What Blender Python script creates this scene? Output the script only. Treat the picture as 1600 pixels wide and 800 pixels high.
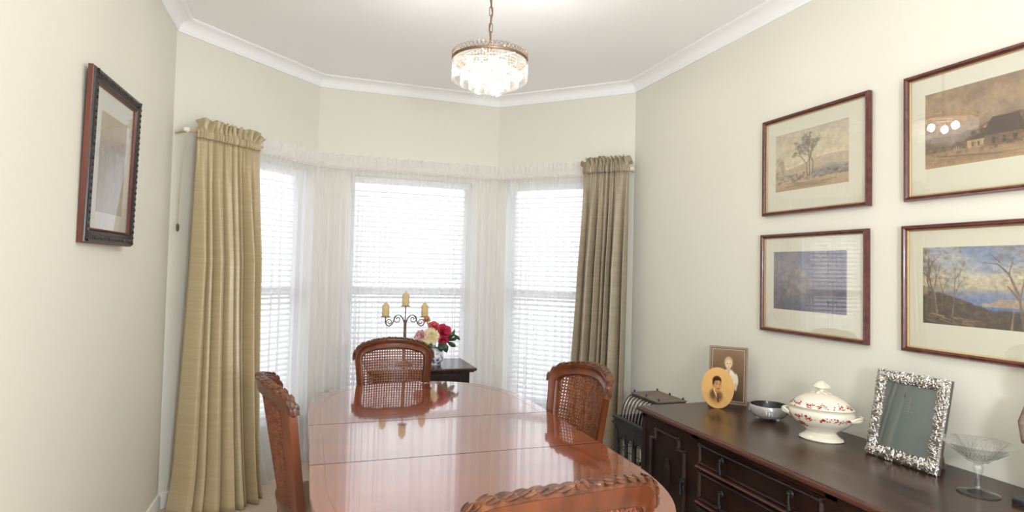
import bpy, bmesh, math, random
import numpy as np
from mathutils import Vector, Matrix, Quaternion
random.seed(7)
PI = math.pi
S2 = 2 ** -0.5
scene = bpy.context.scene
for o in list(bpy.data.objects):
    bpy.data.objects.remove(o)
COL = scene.collection

# ------------------------------------------------------------------ camera
FPX, PY = 935.94, 394.2
CAM = Vector((0.0, 0.0, 1.5))
RV = Vector((0.94598, -0.32327, 0.02486)); UV = Vector((-0.03276, -0.01904, 0.99928)); WV = Vector((0.32256, 0.94612, 0.02860))
cd = bpy.data.cameras.new('camera'); cam = bpy.data.objects.new('camera', cd); COL.objects.link(cam)
cd.sensor_width = 36.0; cd.sensor_fit = 'HORIZONTAL'; cd.lens = FPX / 1600 * 36
cd.shift_y = -(400 - PY) / 1600
cd.clip_start = 0.02
m = Matrix((RV, UV, -WV)).transposed().to_4x4(); m.translation = CAM
cam.matrix_world = m
scene.camera = cam

# ------------------------------------------------------------------ world, exposure
w = bpy.data.worlds.new('overcast_sky'); scene.world = w; w.use_nodes = True
bg = w.node_tree.nodes['Background']
bg.inputs['Color'].default_value = (0.93, 0.965, 1.0, 1); bg.inputs['Strength'].default_value = 1.4
vs = scene.view_settings
vs.view_transform = 'Standard'; vs.look = 'None'; vs.gamma = 1.0; vs.exposure = 0.92; vs.use_curve_mapping = False
cy = scene.cycles
cy.use_denoising = True; cy.max_bounces = 10; cy.diffuse_bounces = 6; cy.glossy_bounces = 4; cy.transmission_bounces = 6
cy.transparent_max_bounces = 24; cy.caustics_reflective = False; cy.caustics_refractive = False; cy.sample_clamp_indirect = 8.0

# ------------------------------------------------------------------ mesh helpers
class MB:
    def __init__(s): s.v = []; s.f = []
    def add(s, vs, fs):
        n = len(s.v); s.v += [tuple(p) for p in vs]; s.f += [tuple(i + n for i in f) for f in fs]; return s
    def box(s, a, b, M=None):
        x0, y0, z0 = a; x1, y1, z1 = b
        vs = [(x0,y0,z0),(x1,y0,z0),(x1,y1,z0),(x0,y1,z0),(x0,y0,z1),(x1,y0,z1),(x1,y1,z1),(x0,y1,z1)]
        if M is not None: vs = [M @ Vector(p) for p in vs]
        return s.add(vs, [(0,3,2,1),(4,5,6,7),(0,1,5,4),(1,2,6,5),(2,3,7,6),(3,0,4,7)])
    def bbox(s, a, b, r=0.004, M=None):   # bevelled box
        bm = bmesh.new(); bmesh.ops.create_cube(bm, size=1)
        for v in bm.verts:
            v.co = Vector([(a[i] + b[i]) / 2 + v.co[i] * (b[i] - a[i]) for i in range(3)])
        bmesh.ops.bevel(bm, geom=list(bm.edges), offset=r, segments=2, affect='EDGES', profile=0.5)
        bm.verts.ensure_lookup_table()
        vs = [v.co.copy() for v in bm.verts]; bm.verts.index_update()
        fs = [[v.index for v in f.verts] for f in bm.faces]; bm.free()
        if M is not None: vs = [M @ p for p in vs]
        return s.add(vs, fs)
    def prism(s, poly, z0, z1):
        n = len(poly); vs = [(x, y, z0) for x, y in poly] + [(x, y, z1) for x, y in poly]
        return s.add(vs, [tuple(range(n - 1, -1, -1)), tuple(range(n, 2 * n))] + [(i, (i + 1) % n, n + (i + 1) % n, n + i) for i in range(n)])
    def loft(s, secs, closed=True, caps=True, loop=False):
        n = len(secs[0]); m_ = len(secs); vs = [p for q in secs for p in q]; fs = []
        for i in range(m_ if loop else m_ - 1):
            i2 = (i + 1) % m_
            for j in range(n if closed else n - 1):
                j2 = (j + 1) % n; fs.append((i * n + j, i * n + j2, i2 * n + j2, i2 * n + j))
        if caps and closed and not loop:
            fs.append(tuple(range(n - 1, -1, -1))); fs.append(tuple((m_ - 1) * n + j for j in range(n)))
        return s.add(vs, fs)
    def lathe(s, prof, n=32, c=(0, 0, 0), sx=1, sy=1, cap=True):
        secs = [[(c[0] + r * sx * math.cos(2*PI*j/n), c[1] + r * sy * math.sin(2*PI*j/n), c[2] + z) for j in range(n)] for r, z in prof]
        return s.loft(secs, True, cap)
    def tube(s, pts, r, n=8, loop=False, flat=1.0):
        P = [Vector(p) for p in pts]; N = len(P); secs = []; up = None
        for i, p in enumerate(P):
            a = P[(i - 1) % N] if (loop or i > 0) else p; b = P[(i + 1) % N] if (loop or i < N - 1) else p
            t = (b - a).normalized()
            if up is None:
                up = Vector((0, 0, 1)) if abs(t.z) < 0.9 else Vector((1, 0, 0))
            sd = t.cross(up).normalized(); up = sd.cross(t).normalized()
            rr = r[i] if isinstance(r, (list, tuple)) else r
            secs.append([p + sd * rr * math.cos(2*PI*j/n) + up * rr * flat * math.sin(2*PI*j/n) for j in range(n)])
        return s.loft(secs, True, True, loop)
    def grid(s, nu, nv, fn, wrap=False):
        vs = [fn(i / nu, j / nv) for j in range(nv + 1) for i in range(nu + 1)]
        k = nu + 1
        return s.add(vs, [(j*k+i, j*k+i+1, (j+1)*k+i+1, (j+1)*k+i) for j in range(nv) for i in range(nu)])
    def ball(s, c, r, n=8, m_=6, sc=(1,1,1), M=None):
        prof = [(math.sin(PI * k / m_), -math.cos(PI * k / m_)) for k in range(m_ + 1)]
        prof[0] = (0.02, -1); prof[-1] = (0.02, 1)
        secs = []
        for a, z in prof:
            row = []
            for j in range(n):
                p = Vector((a * math.cos(2*PI*j/n) * r * sc[0], a * math.sin(2*PI*j/n) * r * sc[1], z * r * sc[2]))
                if M is not None: p = M @ p
                row.append(p + Vector(c))
            secs.append(row)
        return s.loft(secs)
    def obj(s, name, mat=None, parent=None, smooth=False, angle=40):
        me = bpy.data.meshes.new(name); me.from_pydata(s.v, [], s.f); me.update()
        bm = bmesh.new(); bm.from_mesh(me); bmesh.ops.recalc_face_normals(bm, faces=bm.faces); bm.to_mesh(me); bm.free()
        o = bpy.data.objects.new(name, me); COL.objects.link(o)
        if mat: me.materials.append(mat)
        if smooth:
            me.polygons.foreach_set('use_smooth', [True] * len(me.polygons))
            if angle < 180: me.set_sharp_from_angle(angle=math.radians(angle))
        if parent: o.parent = parent
        return o

def tag(o, label=None, cat=None, group=None, kind=None):
    if label: o['label'] = label
    if cat: o['category'] = cat
    if group: o['group'] = group
    if kind: o['kind'] = kind
    return o
def thing(name, label, cat, loc=(0, 0, 0), rot=(0, 0, 0), group=None):
    o = bpy.data.objects.new(name, None); COL.objects.link(o); o.empty_display_size = 0.05
    o.location = loc; o.rotation_euler = rot
    return tag(o, label, cat, group)
def struct_empty(name, loc=(0, 0, 0), rz=0):
    o = bpy.data.objects.new(name, None); COL.objects.link(o); o.location = loc; o.rotation_euler = (0, 0, rz); o['kind'] = 'structure'
    return o
def copy_tree(o, parent=None):
    c = o.copy(); COL.objects.link(c); c.parent = parent
    for ch in list(o.children): copy_tree(ch, c)
    return c
def rnd(a, b): return random.uniform(a, b)

# ------------------------------------------------------------------ materials
def mat(name, color, rough=0.5, metal=0.0, spec=0.5, coat=0.0, noise=None, bump=None, sheen=0.0):
    """noise=(scale xyz, colour2, lo, hi, detail)  bump=(scale xyz, strength, distance)"""
    M = bpy.data.materials.new(name); M.use_nodes = True; nt = M.node_tree; b = nt.nodes['Principled BSDF']
    b.inputs['Base Color'].default_value = (*color, 1); b.inputs['Roughness'].default_value = rough; b.inputs['Metallic'].default_value = metal
    b.inputs['Specular IOR Level'].default_value = spec; b.inputs['Coat Weight'].default_value = coat; b.inputs['Coat Roughness'].default_value = 0.06
    if sheen: b.inputs['Sheen Weight'].default_value = sheen
    tc = nt.nodes.new('ShaderNodeTexCoord')
    def nz(sc, detail=4):
        mp = nt.nodes.new('ShaderNodeMapping'); mp.inputs['Scale'].default_value = sc
        nt.links.new(tc.outputs['Object'], mp.inputs['Vector'])
        n = nt.nodes.new('ShaderNodeTexNoise'); n.inputs['Scale'].default_value = 1; n.inputs['Detail'].default_value = detail
        nt.links.new(mp.outputs['Vector'], n.inputs['Vector']); return n
    if noise:
        sc, c2, lo, hi, det = noise; n = nz(sc, det)
        r = nt.nodes.new('ShaderNodeValToRGB'); r.color_ramp.elements[0].position = lo; r.color_ramp.elements[1].position = hi
        r.color_ramp.elements[0].color = (*color, 1); r.color_ramp.elements[1].color = (*c2, 1)
        nt.links.new(n.outputs['Fac'], r.inputs['Fac']); nt.links.new(r.outputs['Color'], b.inputs['Base Color'])
    if bump:
        sc, st, di = bump; n = nz(sc, 3); bp = nt.nodes.new('ShaderNodeBump'); bp.inputs['Strength'].default_value = st; bp.inputs['Distance'].default_value = di
        nt.links.new(n.outputs['Fac'], bp.inputs['Height']); nt.links.new(bp.outputs['Normal'], b.inputs['Normal'])
    return M

M_wall = mat('cream_wall_paint', (0.755, 0.745, 0.665), 0.62, spec=0.35, bump=((60, 60, 60), 0.05, 0.002))
M_ceil = mat('white_ceiling_paint', (0.92, 0.94, 0.96), 0.8)
M_trim = mat('white_gloss_trim', (0.84, 0.83, 0.80), 0.45)
M_carpet = mat('beige_carpet', (0.56, 0.44, 0.34), 0.95, noise=((90, 90, 90), (0.68, 0.56, 0.45), 0.35, 0.7, 6), bump=((300, 300, 300), 0.6, 0.004))
M_winw = mat('white_window_paint', (0.82, 0.82, 0.80), 0.4)
M_grass = mat('garden_ground', (0.66, 0.66, 0.64), 0.95, noise=((3, 3, 3), (0.74, 0.74, 0.72), 0.3, 0.7, 5))
M_mahog = mat('polished_mahogany', (0.17, 0.036, 0.014), 0.14, coat=0.8, spec=0.5, noise=((1.3, 9, 9), (0.30, 0.080, 0.032), 0.32, 0.72, 8))
_b = M_mahog.node_tree.nodes['Principled BSDF']; _b.inputs['Coat IOR'].default_value = 1.72; _b.inputs['Coat Roughness'].default_value = 0.04; _b.inputs['Coat Weight'].default_value = 1.0
M_mahog_x = mat('mahogany_edge', (0.24, 0.07, 0.025), 0.2, coat=0.5, noise=((1.3, 9, 9), (0.34, 0.12, 0.045), 0.32, 0.72, 8))
M_inlay = mat('pale_inlay', (0.26, 0.10, 0.045), 0.2, coat=0.5)
M_seam = mat('dark_seam', (0.006, 0.002, 0.0015), 1.0, spec=0.0)
M_chair = mat('carved_chair_walnut', (0.075, 0.017, 0.007), 0.3, coat=0.08, spec=0.45, noise=((14, 14, 3), (0.18, 0.050, 0.017), 0.3, 0.72, 6))
M_carve = mat('carved_crest_wood', (0.050, 0.015, 0.007), 0.3, coat=0.12, spec=0.45, noise=((40, 40, 40), (0.18, 0.062, 0.024), 0.36, 0.66, 4))
M_cane = mat('stained_cane', (0.15, 0.038, 0.015), 0.4, noise=((40, 40, 40), (0.31, 0.105, 0.045), 0.35, 0.7, 4))
M_seat = mat('seat_fabric', (0.45, 0.36, 0.24), 0.9, bump=((200, 200, 200), 0.3, 0.002))
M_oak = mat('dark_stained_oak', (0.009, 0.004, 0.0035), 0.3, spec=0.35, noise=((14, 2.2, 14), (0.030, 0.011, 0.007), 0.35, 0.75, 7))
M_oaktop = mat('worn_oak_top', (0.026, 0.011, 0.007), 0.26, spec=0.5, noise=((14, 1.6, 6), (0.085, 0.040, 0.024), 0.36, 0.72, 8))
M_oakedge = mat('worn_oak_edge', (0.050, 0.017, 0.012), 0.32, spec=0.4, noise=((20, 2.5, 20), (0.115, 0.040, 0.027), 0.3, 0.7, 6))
M_iron = mat('blackened_iron', (0.02, 0.018, 0.017), 0.4, metal=0.6)
M_black = mat('black_painted_wood', (0.016, 0.017, 0.020), 0.38, noise=((30, 30, 30), (0.04, 0.04, 0.048), 0.4, 0.8, 4))
M_cagetop = mat('worn_cage_lid', (0.10, 0.075, 0.055), 0.5, noise=((25, 25, 25), (0.17, 0.13, 0.095), 0.35, 0.7, 5))
M_wire = mat('pale_wire', (0.30, 0.25, 0.19), 0.35, metal=0.7)
M_pew = mat('aged_pewter', (0.16, 0.145, 0.125), 0.42, metal=0.75)
M_rust = mat('rusty_stem', (0.15, 0.085, 0.06), 0.55, metal=0.4, noise=((40, 40, 10), (0.25, 0.14, 0.10), 0.35, 0.7, 4))
M_wax = mat('ivory_wax', (0.66, 0.50, 0.25), 0.55)
M_wick = mat('wick', (0.1, 0.08, 0.05), 0.9)
M_rose = mat('rosewood_frame', (0.070, 0.015, 0.012), 0.26, coat=0.3, noise=((30, 30, 30), (0.13, 0.034, 0.026), 0.35, 0.7, 5))
M_gold = mat('gilt_slip', (0.58, 0.42, 0.20), 0.35, metal=0.6)
M_matb = mat('cream_mat_board', (0.76, 0.74, 0.60), 0.85)
M_matg = mat('grey_mat_board', (0.56, 0.57, 0.55), 0.85)
M_board = mat('brown_backing_board', (0.20, 0.12, 0.08), 0.85)
M_ebony = mat('carved_black_frame', (0.010, 0.008, 0.010), 0.3, spec=0.45, noise=((60, 60, 60), (0.035, 0.022, 0.02), 0.4, 0.7, 4))
M_redwood = mat('red_brown_frame_side', (0.095, 0.024, 0.016), 0.35, noise=((20, 20, 4), (0.16, 0.048, 0.030), 0.3, 0.7, 5))
M_silver = mat('antique_silver', (0.66, 0.64, 0.60), 0.26, metal=1.0)
M_silverd = mat('tarnished_silver', (0.22, 0.20, 0.17), 0.45, metal=0.8)
M_porc = mat('ivory_porcelain', (0.74, 0.69, 0.585), 0.16, coat=0.4)
M_red = mat('dark_red_print', (0.30, 0.022, 0.018), 0.25)
M_pewline = mat('grey_gilt_line', (0.42, 0.38, 0.32), 0.3)
M_bowl = mat('lustre_grey_bowl', (0.50, 0.49, 0.50), 0.22, metal=0.35, noise=((30, 30, 30), (0.66, 0.64, 0.62), 0.35, 0.7, 4))
M_bowlin = mat('black_glaze', (0.012, 0.011, 0.012), 0.2)
M_stat = mat('weathered_carved_wood', (0.12, 0.085, 0.07), 0.6, noise=((18, 18, 60), (0.25, 0.19, 0.16), 0.3, 0.7, 6))
M_brass = mat('aged_brass', (0.27, 0.18, 0.12), 0.38, metal=0.85)
M_cord = mat('brown_flex', (0.12, 0.07, 0.045), 0.6)
M_leaf = mat('dark_green_leaf', (0.035, 0.075, 0.03), 0.45)
M_stem = mat('flower_stem', (0.10, 0.16, 0.05), 0.6)
M_blind = mat('white_blind_slat', (0.80, 0.80, 0.83), 0.4)
M_rod = mat('white_curtain_rod', (0.80, 0.77, 0.70), 0.4)
M_rodw = mat('wooden_curtain_rod', (0.50, 0.40, 0.25), 0.45)
M_cardp = mat('photo_card_board', (0.28, 0.20, 0.14), 0.75)
M_cagedark = mat('near_black_cage_board', (0.012, 0.011, 0.012), 0.9)  # near-black matt board for the cage and tray floors

def mat_glass(name, tint=(1, 1, 1), ior=1.5, boost=1.0):
    M = bpy.data.materials.new(name); M.use_nodes = True; nt = M.node_tree; nt.nodes.clear()
    out = nt.nodes.new('ShaderNodeOutputMaterial'); mx = nt.nodes.new('ShaderNodeMixShader'); tr = nt.nodes.new('ShaderNodeBsdfTransparent'); gl = nt.nodes.new('ShaderNodeBsdfGlossy')
    tr.inputs['Color'].default_value = (*tint, 1); gl.inputs['Roughness'].default_value = 0.0; gl.inputs['Color'].default_value = (1, 1, 1, 1)
    lw = nt.nodes.new('ShaderNodeLayerWeight'); lw.inputs['Blend'].default_value = 0.5
    pw = nt.nodes.new('ShaderNodeMath'); pw.operation = 'POWER'; pw.inputs[1].default_value = 5.0; f0 = ((ior - 1) / (ior + 1)) ** 2 * boost
    mu = nt.nodes.new('ShaderNodeMath'); mu.operation = 'MULTIPLY_ADD'; mu.inputs[1].default_value = 1 - f0; mu.inputs[2].default_value = f0; mu.use_clamp = True
    nt.links.new(lw.outputs['Facing'], pw.inputs[0]); nt.links.new(pw.outputs[0], mu.inputs[0]); nt.links.new(mu.outputs[0], mx.inputs[0]); nt.links.new(tr.outputs[0], mx.inputs[1]); nt.links.new(gl.outputs[0], mx.inputs[2]); nt.links.new(mx.outputs[0], out.inputs[0])
    return M
M_glass = mat_glass('picture_glass', (1, 1, 1), 1.5, 2.0)
M_pane = mat_glass('window_pane', (0.97, 0.98, 0.98), 1.45, 1.0)
def mat_crystal():
    M = mat_glass('cut_crystal', (0.95, 0.95, 0.94), 1.7, 1.5); nt = M.node_tree; out = [n for n in nt.nodes if n.type == 'OUTPUT_MATERIAL'][0]; src = out.inputs[0].links[0].from_socket
    d = nt.nodes.new('ShaderNodeBsdfTranslucent'); d.inputs[0].default_value = (0.95, 0.94, 0.92, 1); mx = nt.nodes.new('ShaderNodeMixShader'); mx.inputs[0].default_value = 0.025
    nt.links.new(src, mx.inputs[1]); nt.links.new(d.outputs[0], mx.inputs[2]); nt.links.new(mx.outputs[0], out.inputs[0]); return M
M_cryst = mat_crystal()

def mat_cloth(name, col, transp, transl, rough=0.8):
    M = bpy.data.materials.new(name); M.use_nodes = True; nt = M.node_tree; nt.nodes.clear()
    out = nt.nodes.new('ShaderNodeOutputMaterial'); d = nt.nodes.new('ShaderNodeBsdfDiffuse'); t = nt.nodes.new('ShaderNodeBsdfTranslucent'); p = nt.nodes.new('ShaderNodeBsdfTransparent')
    d.inputs[0].default_value = (*col, 1); t.inputs[0].default_value = (*col, 1)
    m1 = nt.nodes.new('ShaderNodeMixShader'); m1.inputs[0].default_value = transl; m2 = nt.nodes.new('ShaderNodeMixShader'); m2.inputs[0].default_value = transp
    lw = nt.nodes.new('ShaderNodeLayerWeight'); lw.inputs['Blend'].default_value = 0.5; mr = nt.nodes.new('ShaderNodeMapRange')
    mr.inputs['From Min'].default_value = 0.1; mr.inputs['From Max'].default_value = 0.95; mr.inputs['To Min'].default_value = transp; mr.inputs['To Max'].default_value = transp * 0.15
    nt.links.new(lw.outputs['Facing'], mr.inputs['Value']); nt.links.new(mr.outputs[0], m2.inputs[0])      # weave looks denser seen at a slant
    nt.links.new(d.outputs[0], m1.inputs[1]); nt.links.new(t.outputs[0], m1.inputs[2]); nt.links.new(m1.outputs[0], m2.inputs[1]); nt.links.new(p.outputs[0], m2.inputs[2]); nt.links.new(m2.outputs[0], out.inputs[0])
    return M
M_sheer = mat_cloth('white_voile', (0.96, 0.955, 0.97), 0.50, 0.55)
M_sheerh = mat_cloth('white_voile_gathered', (0.93, 0.91, 0.90), 0.12, 0.35)

def mat_silk(name, c1, c2):
    M = mat(name, c1, 0.34, spec=0.7, noise=((3, 3, 60), c2, 0.40, 0.66, 4), bump=((5, 5, 160), 0.12, 0.001))
    nt = M.node_tree; b = nt.nodes['Principled BSDF']
    return M
M_silk = mat_silk('gold_taupe_silk', (0.45, 0.36, 0.21), (0.49, 0.40, 0.245))
M_silk2 = mat_silk('taupe_silk', (0.35, 0.295, 0.21), (0.39, 0.33, 0.24))

def mat_attr(name, rough=0.8, spec=0.2):
    M = bpy.data.materials.new(name); M.use_nodes = True; nt = M.node_tree; b = nt.nodes['Principled BSDF']
    a = nt.nodes.new('ShaderNodeAttribute'); a.attribute_name = 'Col'; nt.links.new(a.outputs['Color'], b.inputs['Base Color'])
    b.inputs['Roughness'].default_value = rough; b.inputs['Specular IOR Level'].default_value = spec
    return M
M_print = mat_attr('printed_paper')
def mat_emit(name, col, st):
    M = bpy.data.materials.new(name); M.use_nodes = True; nt = M.node_tree; nt.nodes.clear()
    out = nt.nodes.new('ShaderNodeOutputMaterial'); e = nt.nodes.new('ShaderNodeEmission'); e.inputs[0].default_value = (*col, 1); e.inputs[1].default_value = st
    nt.links.new(e.outputs[0], out.inputs[0]); return M
M_bulb = mat_emit('lit_bulb', (1.0, 0.95, 0.88), 200)

# ------------------------------------------------------------------ room shell
XL, XR, Y0, Y1, YB = -0.8076, 2.4152, 4.1407, 4.9997, -1.2
LEG = Y1 - Y0; HC, HZ, CW = 2.920, 3.0, 0.0913; WT = 0.16
CORN = [(XL, Y0), (XL + LEG, Y1), (XR - LEG, Y1), (XR, Y0)]
def V2(p): return Vector((p[0], p[1], 0))

MB().box((XL - 0.3, YB - WT, -0.1), (XR + 0.3, Y1 + 0.3, 0.0)).obj('floor', M_carpet)['kind'] = 'structure'
MB().box((XL - 0.3, YB - WT, HZ), (XR + 0.3, Y1 + 0.3, HZ + 0.1)).obj('ceiling', M_ceil)['kind'] = 'structure'
MB().box((-14, Y1 + 0.35, -0.5), (16, 22, -0.35)).obj('ground', M_grass)['kind'] = 'structure'

def wall_slab(name, a, b, mit_a, mit_b, opening=None):
    """wall whose inner face runs a->b (room on the right-hand side is inward n); opening=(s0,s1,z0,z1)"""
    A, B = V2(a), V2(b); d = (B - A); L = d.length; d.normalize(); out = Vector((-d.y, d.x, 0))
    mb = MB()
    def piece(s0, s1, z0, z1):
        e0 = mit_a if s0 == 0 else 0; e1 = mit_b if s1 == L else 0
        pts = [A + d * s0, A + d * s1, A + d * (s1 + e1) + out * WT, A + d * (s0 - e0) + out * WT]
        mb.prism([(p.x, p.y) for p in pts], z0, z1)
    if opening:
        s0, s1, z0, z1 = opening
        piece(0, s0, 0, HZ); piece(s1, L, 0, HZ); piece(s0, s1, 0, z0); piece(s0, s1, z1, HZ)
    else: piece(0, L, 0, HZ)
    o = mb.obj(name, M_wall); o['kind'] = 'structure'
    return A, d, -out, L
K = WT * math.tan(PI / 8)
W1L = LEG / S2
WZ0, WZ1 = 0.36, 2.235
OPEN1 = (0.22, W1L - 0.075, WZ0, WZ1); OPEN2 = (0.26, 1.505 - 0.225, WZ0, WZ1); OPEN3 = (0.09, W1L - 0.22, WZ0, WZ1)
wall_slab('wall_left', (XL, YB), CORN[0], 0, K)
F1 = wall_slab('wall_bay_left', CORN[0], CORN[1], K, K, OPEN1)
F2 = wall_slab('wall_bay_back', CORN[1], CORN[2], K, K, OPEN2)
F3 = wall_slab('wall_bay_right', CORN[2], CORN[3], K, K, OPEN3)
wall_slab('wall_right', CORN[3], (XR, YB), K, 0)
# rear wall, out of view; its wide opening is shaped to admit sky light
mb = MB(); mb.box((XL, YB - WT, 0), (XL + 0.12, YB, HZ)); mb.box((XR - 0.12, YB - WT, 0), (XR, YB, HZ)); mb.box((XL + 0.12, YB - WT, 2.8), (XR - 0.12, YB, HZ))
mb.obj('wall_rear', M_wall)['kind'] = 'structure'

# cornice: cove profile swept along each wall, mitred
path = [(XL, YB)] + CORN + [(XR, YB)]
def inset(i, o):
    p = V2(path[i])
    d0 = (V2(path[i]) - V2(path[i - 1])).normalized() if i > 0 else None
    d1 = (V2(path[i + 1]) - V2(path[i])).normalized() if i < len(path) - 1 else None
    if d0 is None: d0 = d1
    if d1 is None: d1 = d0
    n0 = Vector((d0.y, -d0.x, 0)); n1 = Vector((d1.y, -d1.x, 0)); b = (n0 + n1).normalized()
    return p + b * (o / b.dot(n0))
cove = [(0, HC), (0.010, HC), (0.012, HC + 0.012)]
for k in range(9):
    t = k / 8 * PI / 2; cove.append((0.014 + 0.062 * (1 - math.cos(t)), HC + 0.014 + 0.054 * math.sin(t)))
cove += [(CW - 0.012, HZ - 0.010), (CW, HZ - 0.008), (CW, HZ + 0.001), (0, HZ + 0.001)]
skirt = [(0, 0), (0.016, 0), (0.016, 0.075), (0.010, 0.09), (0, 0.095)]
sides = ['left', 'bay_left', 'bay_back', 'bay_right', 'right']
for i in range(5):
    for prof, nm in ((cove, 'trim_%d' % (i + 1)), (skirt, 'baseboard_' + sides[i])):
        secs = []
        for k in (i, i + 1):
            secs.append([(*inset(k, o)[:2], z) for o, z in prof])
        MB().loft(secs).obj(nm, M_trim if nm[0] == 'b' else M_ceil, smooth=True, angle=25)['kind'] = 'structure'

# windows + venetian blinds
def make_window(i, F, op, blind_label):
    A, d, n, L = F; s0, s1, z0, z1 = op; rz = math.atan2(d.y, d.x)
    c = A + d * ((s0 + s1) / 2); hw = (s1 - s0) / 2
    wn = struct_empty('window_%d' % i, (c.x, c.y, z0), rz)       # local X along wall, local +Y outward, Z up
    H = z1 - z0; fo = 0.10; fi = 0.15; t = 0.045
    fb = MB(); fb.box((-hw, fo, 0), (-hw + t, fi, H)); fb.box((hw - t, fo, 0), (hw, fi, H)); fb.box((-hw + t, fo, 0), (hw - t, fi, t)); fb.box((-hw + t, fo, H - t), (hw - t, fi, H))
    fb.obj('window_frame', M_winw, wn)
    mid = 0.93
    MB().box((-hw + t, fo - 0.005, mid - 0.03), (hw - t, fi, mid + 0.03)).obj('meeting_rail', M_winw, wn)
    for za, zb in ((t, mid - 0.03), (mid + 0.03, H - t)):
        MB().box((-hw + t, 0.124, za), (hw - t, 0.128, zb)).obj('pane', M_pane, wn)
    MB().bbox((-hw - 0.03, -0.035, -0.025), (hw + 0.03, fo, 0.004), 0.004).obj('window_sill', M_winw, wn)
    bl = thing('venetian_blind', blind_label, 'blind', (c.x, c.y, z0), (0, 0, rz), 'venetian blinds in the bay windows')
    yb = 0.045
    MB().bbox((-hw + 0.012, yb - 0.028, H - 0.055), (hw - 0.012, yb + 0.028, H - 0.003), 0.004).obj('headrail', M_blind, bl)
    MB().bbox((-hw + 0.015, yb - 0.025, 0.012), (hw - 0.015, yb + 0.025, 0.030), 0.004).obj('bottom_rail', M_blind, bl)
    pitch = 0.0415; n_ = int((H - 0.10) / pitch)
    sl = MB(); th = 0.0036; a = math.radians(14)
    secs = []
    for k in range(5):
        q = (k / 4 - 0.5) * 0.049; crown = 0.0022 * (1 - (2 * (k / 4 - 0.5)) ** 2)
        secs.append((q * math.cos(a), crown + q * math.sin(a)))
    ring = [(y, z) for y, z in secs] + [(y, z - th) for y, z in reversed(secs)]
    sl.loft([[(x, y, z) for y, z in ring] for x in (-hw + 0.015, hw - 0.015)])
    first = None
    for k in range(n_):
        zz = 0.055 + k * pitch
        if first is None:
            first = sl.obj('slat', M_blind, bl); o = first
        else:
            o = first.copy(); COL.objects.link(o)
        o.location = (0, yb, zz)
    for x in (-hw + 0.13, hw - 0.13):
        for dy in (-0.026, 0.026):
            MB().tube([(x, yb + dy, 0.03), (x, yb + dy, H - 0.05)], 0.0016, 5).obj('ladder_cord', M_blind, bl)
make_window(1, F1, OPEN1, 'white venetian blind in the left angled bay window')
make_window(2, F2, OPEN2, 'white venetian blind in the middle bay window behind the candelabra')
make_window(3, F3, OPEN3, 'white venetian blind in the right angled bay window')

# ------------------------------------------------------------------ sheer curtains on the bay rod
OFF = 0.062; ZR = 2.285
def bay_pts(o):
    k = o * math.tan(PI / 8)
    return [Vector((XL + LEG + k, Y1 - o, 0)), Vector((XR - LEG - k, Y1 - o, 0))]
a1 = Vector((S2, S2, 0)); n1 = Vector((S2, -S2, 0)); a3 = Vector((S2, -S2, 0)); n3 = Vector((-S2, -S2, 0))
C0 = Vector((XL, Y0, 0)); C3 = Vector((XR, Y0, 0))
ptsP = [C0 + a1 * 0.20 + n1 * OFF] + bay_pts(OFF) + [C3 - a3 * 0.20 + n3 * OFF]
segL = [(ptsP[i + 1] - ptsP[i]).length for i in range(3)]
TOT = sum(segL)
def smooth_path():
    dense = []
    for i in range(3):
        N = 80
        for k in range(N): dense.append(ptsP[i].lerp(ptsP[i + 1], k / N))
    dense.append(ptsP[3])
    out = []
    for i in range(len(dense)):
        lo = max(0, i - 5); hi = min(len(dense) - 1, i + 5); r = min(i - lo, hi - i)
        q = dense[i - r:i + r + 1]; out.append(sum(q, Vector()) / len(q))
    return out
SP = smooth_path()
SPL = [0]
for i in range(1, len(SP)): SPL.append(SPL[-1] + (SP[i] - SP[i - 1]).length)
def along(s):
    s = max(0, min(SPL[-1] - 1e-6, s))
    lo, hi = 0, len(SPL) - 1
    while hi - lo > 1:
        md = (lo + hi) // 2
        if SPL[md] <= s: lo = md
        else: hi = md
    t = (s - SPL[lo]) / (SPL[hi] - SPL[lo]); p = SP[lo].lerp(SP[hi], t); d = (SP[hi] - SP[lo]).normalized()
    return p, Vector((d.y, -d.x, 0))
MB().tube([p + Vector((0, 0, ZR)) for p in SP[::6] + [SP[-1]]], 0.011, 10).obj('curtain_rod', M_rod, smooth=True)
tag(bpy.data.objects['curtain_rod'], 'thin white bay rod carrying the sheer voile curtains', 'curtain rod')

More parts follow.
